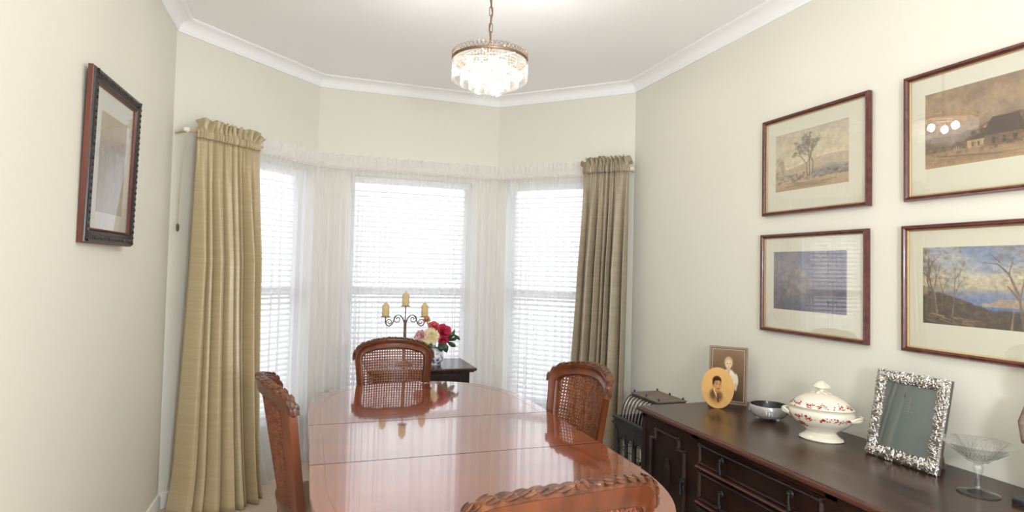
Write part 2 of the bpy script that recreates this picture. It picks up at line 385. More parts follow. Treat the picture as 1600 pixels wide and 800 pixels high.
class Folds:
    def __init__(s, seed, base, spread=0.35, n=5):
        r = random.Random(seed); s.c = [(base * r.uniform(1 - spread, 1 + spread), r.uniform(0, 2*PI), r.uniform(0.5, 1)) for _ in range(n)]; s.t = sum(c[2] for c in s.c) * 0.7
        s.k = [(r.uniform(0.2, 0.7), r.uniform(0, 6.3)) for _ in s.c]
    def __call__(s, u, v=0): return sum(a * math.sin(f * u + p + k[0] * v * math.sin(k[1] + 3 * u)) for (f, p, a), k in zip(s.c, s.k)) / s.t
def make_sheer(s0, s1, label, seed, flare):
    t = thing('sheer_curtain', label, 'curtain', (*along((s0 + s1) / 2)[0][:2], 0), (0, 0, 0), 'sheer voile curtains across the bay')
    bx, by = t.location.x, t.location.y
    hf = Folds(seed, 150, 0.4); lf = Folds(seed + 1, 46, 0.4); vl = Folds(seed + 2, 14, 0.5)
    W_ = s1 - s0; nu = int(W_ / 0.0026)
    rr = random.Random(seed); ph = [(rr.uniform(0.7, 1.5), rr.uniform(0, 6.28)) for _ in range(3)]
    def theta(s, v): return 2 * PI * s / 0.085 + 1.6 * math.sin(8.3 * ph[0][0] * s + ph[0][1]) + 0.9 * math.sin(19 * ph[1][0] * s + ph[1][1]) + 0.35 * v * math.sin(6 * s + ph[2][1])
    def panel(u, v):
        s = s0 + u * W_
        hi = math.exp(-v * 10); th = theta(s, v); full = 0.5 + 0.5 * math.sin(5.1 * ph[2][0] * s + ph[1][1])
        edge = min(1.0, min(u, 1 - u) * W_ / 0.05)
        st = s + edge * (1 - hi) * (0.006 + 0.016 * full) * math.sin(2 * th)      # S-folds that overlap themselves
        p, n = along(max(s0, min(s1, st)))
        am = 0.007 * hf(s) * hi + (1 - hi) * (0.012 + 0.010 * min(1, v * 1.6)) * math.sin(th) + 0.006 * v * vl(s)
        z = ZR - 0.018 - v * (ZR - 0.018 - 0.004)
        fl = flare(u) * max(0, (v - 0.70) / 0.30) ** 1.6
        off = min(am, 0.028) + fl
        q = p + n * max(off, -0.030)
        return (q.x - bx, q.y - by, z)
    pnl = MB().grid(nu, 30, panel).obj('sheer_panel', M_sheer, t, True, 180)
    def ruff(u, v):     # v: 0 bottom of rod pocket -> 1 top of frill
        s = s0 + u * W_; p, n = along(s); z = ZR - 0.020 + v * 0.118
        bulge = 0.016 * math.sin(PI * min(1, v / 0.36)) if v < 0.36 else 0
        am = 0.004 * hf(s) + bulge + (0.022 * hf(s + 0.3) * ((v - 0.36) / 0.64) ** 1.0 if v > 0.36 else 0)
        z += 0.010 * lf(s * 1.7) * v
        q = p + n * am
        return (q.x - bx, q.y - by, z)
    MB().grid(nu // 2, 10, ruff).obj('frill_heading', M_sheerh, t, True, 180)
    return t
b1 = segL[0]; b2 = segL[0] + segL[1]
make_sheer(0.0, b1 - 0.004, 'left sheer white voile curtain puddling on the carpet beside the gold drape', 11, lambda u: 0.12 * max(0, 1 - abs(u - 0.42) * 2.2) + 0.03)
make_sheer(b1 + 0.004, b2 - 0.004, 'middle sheer white voile curtain hanging behind the candelabra', 21, lambda u: 0.02)
make_sheer(b2 + 0.004, TOT - 0.02, 'right sheer white voile curtain hanging beside the taupe drape', 31, lambda u: 0.03)

# ------------------------------------------------------------------ silk drapes
def make_drape(name, label, C, a, n, top, bot, nfold, offb, seed, material, zneck=2.262):
    base = C + a * ((bot[0] + bot[1]) / 2) + n * 0.15
    t = thing(name, label, 'curtain', (base.x, base.y, 0), (0, 0, 0), 'silk drapes at the ends of the bay')
    r = random.Random(seed); ph = [r.uniform(-0.5, 0.5) for _ in range(nfold + 2)]; am = [r.uniform(0.35, 1.35) for _ in range(nfold + 2)]
    lf = Folds(seed, 9, 0.4, 3)
    wds = [r.uniform(0.55, 1.45) for _ in range(nfold)]; bnd = [0]
    for q in wds: bnd.append(bnd[-1] + q / sum(wds))
    def fold(u, v):
        u2 = min(0.99999, max(0, u + 0.018 * math.sin(2.3 * v + 6 * u + seed) * v * math.sin(PI * u)))
        i = max(k for k in range(nfold) if bnd[k] <= u2); f = (u2 - bnd[i]) / (bnd[i + 1] - bnd[i])
        return (0.45 + 0.55 * wds[i]) * (abs(math.sin(PI * f)) ** 0.8 + 0.10 * math.sin(3 * PI * f + ph[i] * 4))
    def panel(u, v):
        e = v ** 1.5 if v < 1 else 1
        s = (top[0] + u * (top[1] - top[0])) * (1 - e) + (bot[0] + u * (bot[1] - bot[0])) * e
        if v > 0.86: s += (u - 0.5) * 0.05 * ((v - 0.86) / 0.14) ** 2
        amp = 0.022 + 0.066 * min(1, v * 3.0) + 0.016 * v
        off = 0.162 + offb(u) * v ** 2.0 + amp * fold(u, v) + 0.010 * lf(u * 3, v) * v
        if v < 0.12: off += 0.006 * (1 - v / 0.12) * math.sin(u * nfold * 17 + 4 * math.sin(u * 17))
        off = max(0.105, off)
        z = zneck * (1 - v) + 0.004 * v
        p = C + a * s + n * off
        return (p.x - base.x, p.y - base.y, z)
    o = MB().grid(nfold * 26, 60, panel).obj('drape_panel', material, t, True, 180)
    md = o.modifiers.new('thick', 'SOLIDIFY'); md.thickness = 0.002
    hf = Folds(seed + 5, 60, 0.3, 4)
    def ruff(u, v):
        s = top[0] - 0.004 + u * (top[1] - top[0] + 0.008)
        x = u * (nfold * 1.6)
        neck = math.sin(PI * min(1, v / 0.38)) * 0.006 if v < 0.38 else 0
        g = max(0, (v - 0.38) / 0.62)
        wv = math.sin(2 * PI * x + 1.3 * math.sin(9 * u + seed))
        off = 0.164 + 0.022 * fold(u, 0) * (1 - g) ** 2 + neck + 0.007 * math.sin(u * nfold * 17 + 4 * math.sin(u * 17)) * (1 - g) + g * (0.038 * wv + 0.014 * hf(u * 2))
        s += g * 0.012 * math.cos(2 * PI * x + seed)
        z = zneck - 0.006 + v * 0.128 - 0.012 * g * abs(wv) + g * 0.010 * hf(u * 3 + 1)
        if u < 0.06: z -= g * 0.05 * (1 - u / 0.06); off += g * 0.02 * (1 - u / 0.06)
        if u > 0.94: z -= g * 0.06 * (1 - (1 - u) / 0.06); s += g * 0.03 * (1 - (1 - u) / 0.06) 
        p = C + a * s + n * off
        return (p.x - base.x, p.y - base.y, z)
    h = MB().grid(nfold * 30, 16, ruff).obj('frill_heading', material, t, True, 180)
    md = h.modifiers.new('thick', 'SOLIDIFY'); md.thickness = 0.002
    return t
make_drape('silk_drape', 'wide gold taupe silk drape with frilled heading beside the left wall', C0, a1, n1, (0.045, 0.508), (0.0, 0.425), 8, lambda u: -0.06 + 0.25 * math.sin(PI * min(1, u * 1.15) * 0.72) , 3, M_silk)
make_drape('silk_drape', 'narrow taupe silk drape with frilled heading behind the right chair', C3, a3, n3, (-0.365, 0.0), (-0.46, 0.0), 7, lambda u: 0.06, 8, M_silk2, 2.275)
def make_rod(C, a, n, s0, s1, label, fin):
    c = C + a * s0 + n * 0.150
    t = thing('drape_rod', label, 'curtain rod', (c.x, c.y, 2.292))
    MB().tube([(0, 0, 0), tuple(a * (s1 - s0))], 0.010, 12).obj('rod', M_rodw, t, True)
    f = MB(); q = a * (0 if fin == 0 else s1 - s0); sg = -1 if fin == 0 else 1
    f.tube([q + a * sg * x for x in (-0.004, 0.006, 0.010, 0.022, 0.030)], [0.013, 0.018, 0.012, 0.014, 0.006], 12); f.obj('finial', M_rod, t, True)
    b = MB(); e = a * ((s1 - s0) * (0.04 if fin == 0 else 0.96)); b.tube([e, e - n * 0.148], 0.007, 8); b.obj('bracket', M_rodw, t, True)
make_rod(C0, a1, n1, -0.005, 0.545, 'short wooden rod tip poking out at the left drape', 0)
make_rod(C3, a3, n3, -0.375, 0.005, 'short wooden rod inside the heading of the right drape', 1)
pc = C0 + a1 * 0.015 + n1 * 0.06
t = thing('pull_cord', 'thin pull cord with small dark toggle hanging behind the left drape', 'cord', (pc.x, pc.y, 1.72))
MB().tube([(0.03, -0.02, 0.50), (0.012, -0.008, 0.35), (0.002, 0, 0.18), (0, 0, 0.0)], 0.0022, 6).obj('cord', M_rodw, t, True)
MB().lathe([(0.002, 0.01), (0.008, 0), (0.009, -0.02), (0.006, -0.035), (0.002, -0.04)], 10).obj('toggle', M_cord, t, True)

# ------------------------------------------------------------------ dining table
TH = 0.76; TX0, TX1 = 0.030, 1.225; TYA, TYB = 1.395, 3.88; TL0, TL1 = 2.345, 2.925
TCX = (TX0 + TX1) / 2; THW = (TX1 - TX0) / 2
table = thing('dining_table', 'long polished mahogany dining table with rounded ends and a centre leaf', 'table', (TCX, (TYA + TYB) / 2, 0))
tyc = (TYA + TYB) / 2
def end_outline(y_in, y_out, hw, n=36, p=2.55, straight=0.20):
    """half superellipse D-end from y_in to y_out"""
    s = 1 if y_out > y_in else -1; ys = y_in + s * straight; ln = abs(y_out - ys); pts = [(hw, y_in), ]
    for k in range(n + 1):
        t = PI * k / n; c, sn = math.cos(t), math.sin(t)
        pts.append((hw * math.copysign(abs(c) ** (2 / p), c), ys + s * ln * abs(sn) ** (2 / p)))
    pts.append((-hw, y_in))
    return pts
def slab(outline, material, name, z1=TH, th=0.026):
    cx = 0; sec = []
    my = sum(y for _, y in outline) / len(outline)
    def sh(d): # inset
        return [(x * (1 - d / THW), my + (y - my) * (1 - d / 0.6)) for x, y in outline]
    for d, z in ((0.010, z1 - th), (0.0, z1 - th + 0.008), (0.0, z1 - 0.002), (0.0012, z1)):
        sec.append([(x, y, z) for x, y in sh(d)])
    return MB().loft(sec).obj(name, material, table, True, 30)
gap = 0.0008
slab(end_outline(TL1 - tyc + gap, TYB - tyc, THW), M_mahog, 'table_end')
slab(end_outline(TL0 - tyc - gap, TYA - tyc, THW), M_mahog, 'table_end')
lf_ = [(THW, TL0 - tyc + gap), (THW, TL1 - tyc - gap), (-THW, TL1 - tyc - gap), (-THW, TL0 - tyc + gap)]
slab(lf_, M_mahog, 'table_leaf')
for y in (TL0, TL1):
    MB().box((-THW + 0.004, y - tyc - 0.0016, TH - 0.022), (THW - 0.004, y - tyc + 0.0016, TH + 0.0003)).obj('leaf_seam', M_seam, table)
# thin pale stringing line near the rim
full = end_outline(TL1 - tyc, TYB - tyc, THW - 0.055) + end_outline(TL0 - tyc, TYA - tyc, THW - 0.055)[::-1]
ring = []
for (x, y) in full:
    ring.append((x, y * (1 - 0.055 / 1.24) if abs(y) > 0.35 else y))
for nm, r in (('inlay_line', ring),):
    secs = []
    for i, (x, y) in enumerate(r):
        x0, y0 = r[i - 1]; x1, y1 = r[(i + 1) % len(r)]; d = Vector((x1 - x0, y1 - y0, 0)).normalized(); nn = Vector((d.y, -d.x, 0)) * 0.0011
        secs.append([(x + nn.x, y + nn.y, TH + 0.0004), (x - nn.x, y - nn.y, TH + 0.0004), (x - nn.x, y - nn.y, TH - 0.002), (x + nn.x, y + nn.y, TH - 0.002)])
    MB().loft(secs, True, False, True).obj(nm, M_inlay, table)
ap = []
for z in (TH - 0.095, TH - 0.026):
    ap.append([(x * 0.90, y * 0.94, z) for x, y in end_outline(TL1 - tyc, TYB - tyc, THW) + end_outline(TL0 - tyc, TYA - tyc, THW)[::-1]])
ap2 = ap + [[(x * 0.96, y * 0.97, z) for x, y, z in ap[1]], [(x * 0.96, y * 0.97, z) for x, y, z in ap[0]]]
MB().loft(ap2, True, False, True).obj('apron', M_mahog_x, table, True, 30)
for py in (-0.55, 0.50):
    ped = MB().lathe([(0.10, 0.665), (0.10, 0.64), (0.05, 0.60), (0.045, 0.52), (0.075, 0.42), (0.085, 0.34), (0.06, 0.27), (0.055, 0.22), (0.075, 0.19), (0.05, 0.14)], 24, (0, py, 0)).obj('pedestal', M_mahog_x, table, True)
    for k in range(4):
        a = PI / 4 + k * PI / 2; dx, dy = math.cos(a), math.sin(a)
        MB().tube([(dx * q, py + dy * q, z) for q, z in ((0.04, 0.20), (0.12, 0.17), (0.20, 0.09), (0.27, 0.035), (0.31, 0.02))], [0.035, 0.032, 0.026, 0.022, 0.020], 10).obj('foot', M_mahog_x, ped, True)
    MB().box((-0.35, py - 0.04, 0.66), (0.35, py + 0.04, 0.70)).obj('bearer', M_mahog_x, table)

# ------------------------------------------------------------------ cane-back chairs (facing +Y locally)
LEAN = math.tan(math.radians(10)); SAG = 0.085
def cm(x, z, t=0.0):
    return Vector((x, -0.236 - LEAN * (z - 0.75) + SAG * (x / 0.25) ** 2 + t, z))
def back_path():
    pts = [(-0.205, 0.40), (-0.212, 0.50), (-0.222, 0.62), (-0.233, 0.75), (-0.242, 0.86)]
    cx, cz, r = -0.160, 0.905, 0.087
    for k in range(0, 10):
        a = PI - k / 9 * (PI / 2 - 0.12); pts.append((cx + r * math.cos(a), cz + r * math.sin(a)))
    for x in (-0.11, -0.075, -0.035): pts.append((x, 0.999 + 0.013 * (1 - (x / 0.15) ** 2)))
    return pts + [(0.0, 1.012)] + [(-x, z) for x, z in reversed(pts)]
BP = back_path()
def normals2(P):
    out = []
    for i in range(len(P)):
        a = P[max(0, i - 1)]; b = P[min(len(P) - 1, i + 1)]; d = Vector((b[0] - a[0], b[1] - a[1])).normalized(); out.append(Vector((d.y, -d.x)))  # inward
    return out
BN = normals2(BP)
def make_chair(loc, rz, label):
    t = thing('dining_chair', label, 'chair', (loc[0], loc[1], 0), (0, 0, rz), 'carved cane back dining chairs')
    prof = [(0.0, -0.017), (0.0, 0.013), (0.12, 0.018), (0.25, 0.014), (0.34, 0.010), (0.60, 0.009), (0.72, 0.015), (0.84, 0.018), (0.95, 0.012), (1.0, 0.002), (1.0, -0.012), (0.9, -0.017)]
    secs = []
    for (x, z), n in zip(BP, BN):
        topw = max(0.0, min(1.0, (z - 0.86) / 0.12)); wd = 0.046 + 0.010 * topw ** 1.5
        secs.append([cm(x + n.x * a * wd, z + n.y * a * wd, d) for a, d in prof])
    MB().loft(secs).obj('back_frame', M_chair, t, True, 50)
    # carved crest
    cr = MB(); secs = []
    idx = [i for i, p in enumerate(BP) if p[1] > 0.885]
    for i in idx:
        (x, z), n = BP[i], BN[i]
        secs.append([cm(x - n.x * (0.004 + 0.012 * math.cos(q)), z - n.y * (0.004 + 0.012 * math.cos(q)), 0.021 * math.sin(q) - 0.002) for q in [2*PI*j/10 for j in range(10)]])
    cr.loft(secs)
    # leaves laid along the crest
    L = [0]
    for a, b in zip(idx[:-1], idx[1:]): L.append(L[-1] + math.hypot(BP[b][0] - BP[a][0], BP[b][1] - BP[a][1]))
    def at(s):
        for k in range(len(L) - 1):
            if L[k + 1] >= s: break
        f = (s - L[k]) / (L[k + 1] - L[k]); p = [BP[idx[k]][c] * (1 - f) + BP[idx[k + 1]][c] * f for c in (0, 1)]; n = BN[idx[k]].lerp(BN[idx[k + 1]], f)
        return p, n
    T = L[-1]; nl = 8; rr = random.Random(5)
    for side in (0, 1):
        sg = 1 if side == 0 else -1          # leaf tips point to the middle ribbon
        for k in range(nl):
            for row in (-1, 1, 0):
                s = (k + (0.25 if row == -1 else 0.6 if row == 1 else 0.95)) / nl * (T / 2 - 0.030); so = s if side == 0 else T - s; so = max(0.004, min(T - 0.004, so))
                (x, z), n = at(so); ahead = at(min(T - 0.001, so + 0.004))[0]
                d = (cm(*ahead) - cm(x, z)).normalized(); up = Vector((-n.x, 0, -n.y)); sd = d.cross(up).normalized(); up = sd.cross(d)
                P = cm(x - n.x * 0.0115, z - n.y * 0.0115, 0) + sd * (row * 0.0105) * (1 if sd.y > 0 else -1) + Vector((0, -0.002, 0)) + up * (0.0025 if row == 0 else 0)
                R = Matrix((d, sd, up)).transposed() @ Matrix.Rotation(row * 0.30 * sg * (1 if sd.y > 0 else -1) + rr.uniform(-0.08, 0.08), 3, 'Z') @ Matrix.Rotation(-0.22 * sg, 3, 'Y')
                secs = []
                for q, wd in ((-1, 0.15), (-0.75, 0.62), (-0.35, 0.97), (0.1, 1.0), (0.5, 0.72), (0.8, 0.36), (1.0, 0.04)):
                    lw_ = 0.0105 * wd; hh = 0.0062 * wd
                    secs.append([P + R @ Vector((q * 0.0205 * sg, lw_ * math.cos(e), hh * math.sin(e) * (0.75 if abs(math.cos(e)) < 0.2 and math.sin(e) > 0 else 1))) for e in [2*PI*j/8 for j in range(8)]])
                cr.loft(secs)
    for k in (-1, 0, 1):     # ribbon knot in the middle
        (x, z), n = at(T / 2 + k * 0.018); cr.ball(cm(x - n.x * 0.012, z - n.y * 0.012, -0.001), 1, 8, 6, (0.008, 0.022, 0.010), Matrix.Rotation(k * 0.5, 3, 'Z'))
    cr.obj('carved_crest', M_carve, t, True, 45)
    # cane panel: strands in four directions clipped to a rounded rectangle
    x_in, z_lo, z_hi, rad = 0.203, 0.495, 0.966, 0.065
    def inside(x, z):
        hx = x_in - 0.022 * (z_hi - z) / (z_hi - z_lo)
        if abs(x) > hx or z < z_lo or z > z_hi: return False
        if z > z_hi - rad and abs(x) > hx - rad: return math.hypot(abs(x) - (hx - rad), z - (z_hi - rad)) < rad
        return True
    cn = MB()
    def strand(p, d, wdt, tt):
        n = Vector((-d[1], d[0])) * wdt / 2; N = 80; ln = 0.9; run = []
        for k in range(N + 1):
            q = (p[0] + d[0] * (k / N - 0.5) * ln, p[1] + d[1] * (k / N - 0.5) * ln)
            if inside(*q): run.append(q)
            elif run:
                break
        if len(run) > 1:
            secs = [[cm(q[0] + n.x, q[1] + n.y, tt), cm(q[0] - n.x, q[1] - n.y, tt), cm(q[0] - n.x, q[1] - n.y, tt - 0.0012), cm(q[0] + n.x, q[1] + n.y, tt - 0.0012)] for q in (run[::5] + ([run[-1]] if (len(run) - 1) % 5 else []))]
            cn.loft(secs)
    pt = 0.0165
    for k in range(-13, 14):
        strand((k * pt, 0.72), (0, 1), 0.0052, -0.001)
    for k in range(-16, 17):
        strand((0, 0.72 + k * pt), (1, 0), 0.0052, 0.0012)
    for k in range(-30, 30):
        strand(((k + 0.5) * pt, 0.72), (S2, S2), 0.0034, 0.003); strand(((k + 0.5) * pt, 0.72), (-S2, S2), 0.0034, -0.003)
    tag(cn.obj('cane_panel', M_cane, t), kind='stuff')
    # lower back rail, seat, legs
    secs = []
    for k in range(13):
        x = -0.21 + 0.42 * k / 12; secs.append([cm(x, z, d) for z, d in ((0.455, -0.015), (0.505, -0.015), (0.512, 0.0), (0.505, 0.014), (0.455, 0.014))])
    MB().loft(secs).obj('back_rail', M_chair, t, True, 40)
    def seat_ring(z, g=0.0): return [(x * (1 - g), y * (1 - g) + 0.0, z) for x, y in [(-0.20, -0.17), (-0.21, -0.05), (-0.235, 0.12), (-0.235, 0.19), (-0.21, 0.235), (0, 0.255), (0.21, 0.235), (0.235, 0.19), (0.235, 0.12), (0.21, -0.05), (0.20, -0.17), (0, -0.20)]]
    MB().loft([seat_ring(0.385, 0.02), seat_ring(0.39), seat_ring(0.445), seat_ring(0.452, 0.02)]).obj('seat_frame', M_chair, t, True, 35)
    MB().loft([seat_ring(0.450, 0.05), seat_ring(0.475, 0.04), seat_ring(0.490, 0.10), seat_ring(0.497, 0.35), seat_ring(0.499, 0.8)]).obj('seat', M_seat, t, True, 60)
    for sx in (-1, 1):
        MB().tube([(sx * x, y, z) for x, y, z in ((0.205, 0.20, 0.43), (0.215, 0.215, 0.36), (0.205, 0.21, 0.22), (0.195, 0.205, 0.10), (0.200, 0.215, 0.03), (0.205, 0.222, 0.0))], [0.030, 0.034, 0.022, 0.016, 0.017, 0.021], 12).obj('leg', M_chair, t, True)
        b = cm(sx * 0.205, 0.44)
        MB().tube([(b.x, b.y, 0.47), (b.x, b.y + 0.005, 0.38), (b.x * 0.99, b.y - 0.005, 0.25), (b.x * 0.98, b.y - 0.04, 0.10), (b.x * 0.98, b.y - 0.07, 0.0)], [0.021, 0.022, 0.020, 0.017, 0.017], 12).obj('leg', M_chair, t, True)
    return t
def put_chair(top, face, label):
    f = Vector((face[0], face[1])).normalized(); o = Vector(top) + f * 0.284
    return make_chair((o.x, o.y), math.atan2(-f.x, f.y), label)
put_chair((0.553, 4.045), (0, -1), 'carved cane back dining chair at the far end of the table, before the window')
put_chair((-0.172, 2.755), (0.988, 0.155), 'carved cane back dining chair at the left side of the table, seen edge on')
put_chair((1.415, 2.80), (-0.98, -0.18), 'carved cane back dining chair at the right side of the table, before the taupe drape')
nc = put_chair((0.603, 1.225), (-0.087, 0.996), 'nearest carved cane back dining chair, seen from behind at the table')
nc.scale = (1.05, 1, 1)

# ------------------------------------------------------------------ sideboard
SX, SXT, SXB = 1.750, 1.722, XR - 0.012; SZ = 0.778; SY0, SY1 = 2.877, 1.125
sb = thing('sideboard', 'long dark oak sideboard with panelled doors and drawers against the right wall', 'sideboard', ((SX + SXB) / 2, (SY0 + SY1) / 2, 0))
ox, oy = sb.location.x, sb.location.y
def sbo(mb, name, material, parent=None, smooth=False):
    mb.v = [(x - ox, y - oy, z) for x, y, z in mb.v]
    return mb.obj(name, material, parent or sb, smooth, 40)
top = MB(); secs = []
for d, z in ((0.018, SZ - 0.030), (0.004, SZ - 0.024), (0.0, SZ - 0.014), (0.003, SZ - 0.005), (0.009, SZ)):
    secs.append([(SXT + d, SY0 - d, z), (SXB, SY0 - d, z), (SXB, SY1 - 0.03 + d, z), (SXT + d, SY1 - 0.03 + d, z)])
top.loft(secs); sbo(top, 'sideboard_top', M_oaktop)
ed = MB(); secs = []
for y in (SY0 + 0.001, SY1 - 0.031):
    secs.append([(SXT + 0.004 - 0.007 * math.sin(q), y, SZ - 0.014 + 0.011 * math.cos(q)) for q in [PI * k / 8 for k in range(9)]])
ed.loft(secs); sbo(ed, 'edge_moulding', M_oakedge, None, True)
yA, yB, yC, yD = SY0 - 0.012, 2.405, 1.625, SY1
zb = 0.16
cs = MB()
cs.box((SX + 0.02, SY1, zb), (SXB, SY0 - 0.012, SZ - 0.03))
for y0, y1 in ((yA, yA - 0.035), (yB + 0.022, yB - 0.028), (yC + 0.028, yC - 0.022), (yD + 0.035, yD)): cs.box((SX, y1, zb), (SX + 0.03, y0, SZ - 0.03))
cs.box((SX, SY1, SZ - 0.052), (SX + 0.03, yA, SZ - 0.03)); cs.box((SX, SY1, zb), (SX + 0.03, yA, zb + 0.045))
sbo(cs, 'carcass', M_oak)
md = MB(); md.box((SX - 0.012, SY1 - 0.012, zb - 0.02), (SXB, yA + 0.012, zb)); sbo(md, 'base_moulding', M_oak)
for y in (yA - 0.05, yB, yC, yD + 0.05):
    for x in (SX + 0.05, SXB - 0.06):
        sbo(MB().lathe([(0.03, 0.14), (0.035, 0.125), (0.02, 0.11), (0.042, 0.075), (0.042, 0.05), (0.022, 0.025), (0.03, 0.0)], 16, (x, y, 0)), 'foot', M_oak, None, True)
def bar(mb, p, q, wd=0.016, h=0.014, x=SX):     # mitred bolection bar on the front plane between (y,z) points
    p, q = Vector(p), Vector(q); d = (q - p).normalized(); n = Vector((-d.y, d.x))
    a = p - d * wd / 2; b = q + d * wd / 2; secs = []
    for e, s in ((a, 0), (b, 0)):
        secs.append([(x, *(e + n * wd / 2)), (x - h * 0.55, *(e + n * wd * 0.42)), (x - h, *(e + n * wd * 0.12)), (x - h * 0.7, *(e - n * wd * 0.2)), (x - h * 0.3, *(e - n * wd * 0.4)), (x, *(e - n * wd / 2))])
    mb.loft(secs)
def drop_pull(y, z, parent, x=SX - 0.004):
    b = MB(); b.ball((x - 0.006, y, z), 0.016, 10, 6, (0.6, 1, 1)); b.ball((x - 0.016, y, z + 0.003), 0.009, 8, 6); bo = sbo(b, 'pull_boss', M_iron, parent, True)
    h = MB(); h.tube([(x - 0.017, y, z), (x - 0.020, y, z - 0.02), (x - 0.018, y, z - 0.04), (x - 0.016, y, z - 0.056), (x - 0.015, y, z - 0.064)], [0.005, 0.007, 0.009, 0.011, 0.003], 10)
    h.v = [(px - ox, py - oy, pz) for px, py, pz in h.v]
    h.obj('drop', M_iron, bo, True)
def door(y0, y1, hinge):
    dm = MB(); dm.box((SX + 0.004, y1 + 0.001, zb + 0.046), (SX + 0.022, y0 - 0.001, SZ - 0.053)); d = sbo(dm, 'door', M_oak)
    c = (y0 + y1) / 2; W = (y0 - y1) / 2 - 0.055; st = 0.048; zt, zs_, zl, zk = 0.690, 0.640, 0.30, 0.25
    poly = [(c + W - st, zt), (c - W + st, zt), (c - W + st, zs_), (c - W, zs_), (c - W, zl), (c - W + st, zl), (c - W + st, zk), (c + W - st, zk), (c + W - st, zl), (c + W, zl), (c + W, zs_), (c + W - st, zs_)]
    mm = MB()
    for i in range(12): bar(mm, poly[i], poly[(i + 1) % 12], 0.015, 0.016, SX + 0.004)
    sbo(mm, 'door_moulding', M_oak, d)
    bs = MB(); bs.ball((SX + 0.002, c, 0.47), 1, 4, 8, (0.022, 0.026, 0.10)); sbo(bs, 'carved_boss', M_oak, d)
    pl = MB(); yk = c + W * hinge; pl.bbox((SX - 0.004, yk - 0.007, 0.44), (SX + 0.004, yk + 0.007, 0.52), 0.002); sbo(pl, 'lock_plate', M_iron, d)
    drop_pull(yk, 0.50, d, SX - 0.004)
door(yA - 0.035, yB + 0.022, -1); door(yC - 0.022, yD + 0.035, 1)
dz = [(0.722, 0.618), (0.596, 0.456), (0.434, 0.210)]
for zt, zl in dz:
    f = MB(); f.box((SX + 0.002, yC + 0.030, zl), (SX + 0.022, yB - 0.030, zt)); d = sbo(f, 'drawer', M_oak)
    mm = MB(); A_, B_ = yB - 0.042, yC + 0.042
    for p, q in (((A_, zt - 0.012), (B_, zt - 0.012)), ((A_, zl + 0.012), (B_, zl + 0.012)), ((A_, zt - 0.012), (A_, zl + 0.012)), ((B_, zt - 0.012), (B_, zl + 0.012))): bar(mm, p, q, 0.016, 0.013, SX + 0.002)
    sbo(mm, 'drawer_moulding', M_oak, d)
    for y in (2.195, 1.80): drop_pull(y, (zt + zl) / 2 + 0.016, d)
for z in (0.607, 0.445):
    rl = MB(); bar(rl, (yB - 0.028, z), (yC + 0.028, z), 0.020, 0.022, SX + 0.01); sbo(rl, 'drawer_rail', M_oakedge)
ep = MB()
for z0, z1, y in ((0.25, 0.69, 0),): 
    for p, q in (((1.86, 0.66), (2.30, 0.66)), ((1.86, 0.24), (2.30, 0.24)), ((1.86, 0.66), (1.86, 0.24)), ((2.30, 0.66), (2.30, 0.24))):
        x0, x1 = sorted((p[0], q[0])); z0_, z1_ = sorted((p[1], q[1])); ep.box((x0 - 0.008, SY0 - 0.012, z0_ - 0.008), (x1 + 0.008, SY0 - 0.002, z1_ + 0.008))
sbo(ep, 'end_panel_moulding', M_oak)

# ------------------------------------------------------------------ flat prints, painted as per-point colours
def fbm(h, w_, sx, sy, seed, oct_=4):
    rs = np.random.RandomState(seed); out = np.zeros((h, w_)); amp = 1; tot = 0
    for o in range(oct_):
        gx, gy = max(2, int(sx * 2 ** o) + 2), max(2, int(sy * 2 ** o) + 2); g = rs.rand(gy, gx)
        X = np.linspace(0, gx - 1.001, w_); Y = np.linspace(0, gy - 1.001, h); xi = X.astype(int); yi = Y.astype(int); fx = X - xi; fy = Y - yi
        fx = fx * fx * (3 - 2 * fx); fy = fy * fy * (3 - 2 * fy)
        a = g[yi][:, xi]; b = g[yi][:, xi + 1]; c = g[yi + 1][:, xi]; d = g[yi + 1][:, xi + 1]
        out += amp * ((a * (1 - fx) + b * fx) * (1 - fy)[:, None] + (c * (1 - fx) + d * fx) * fy[:, None]); tot += amp; amp *= 0.55
    return out / tot
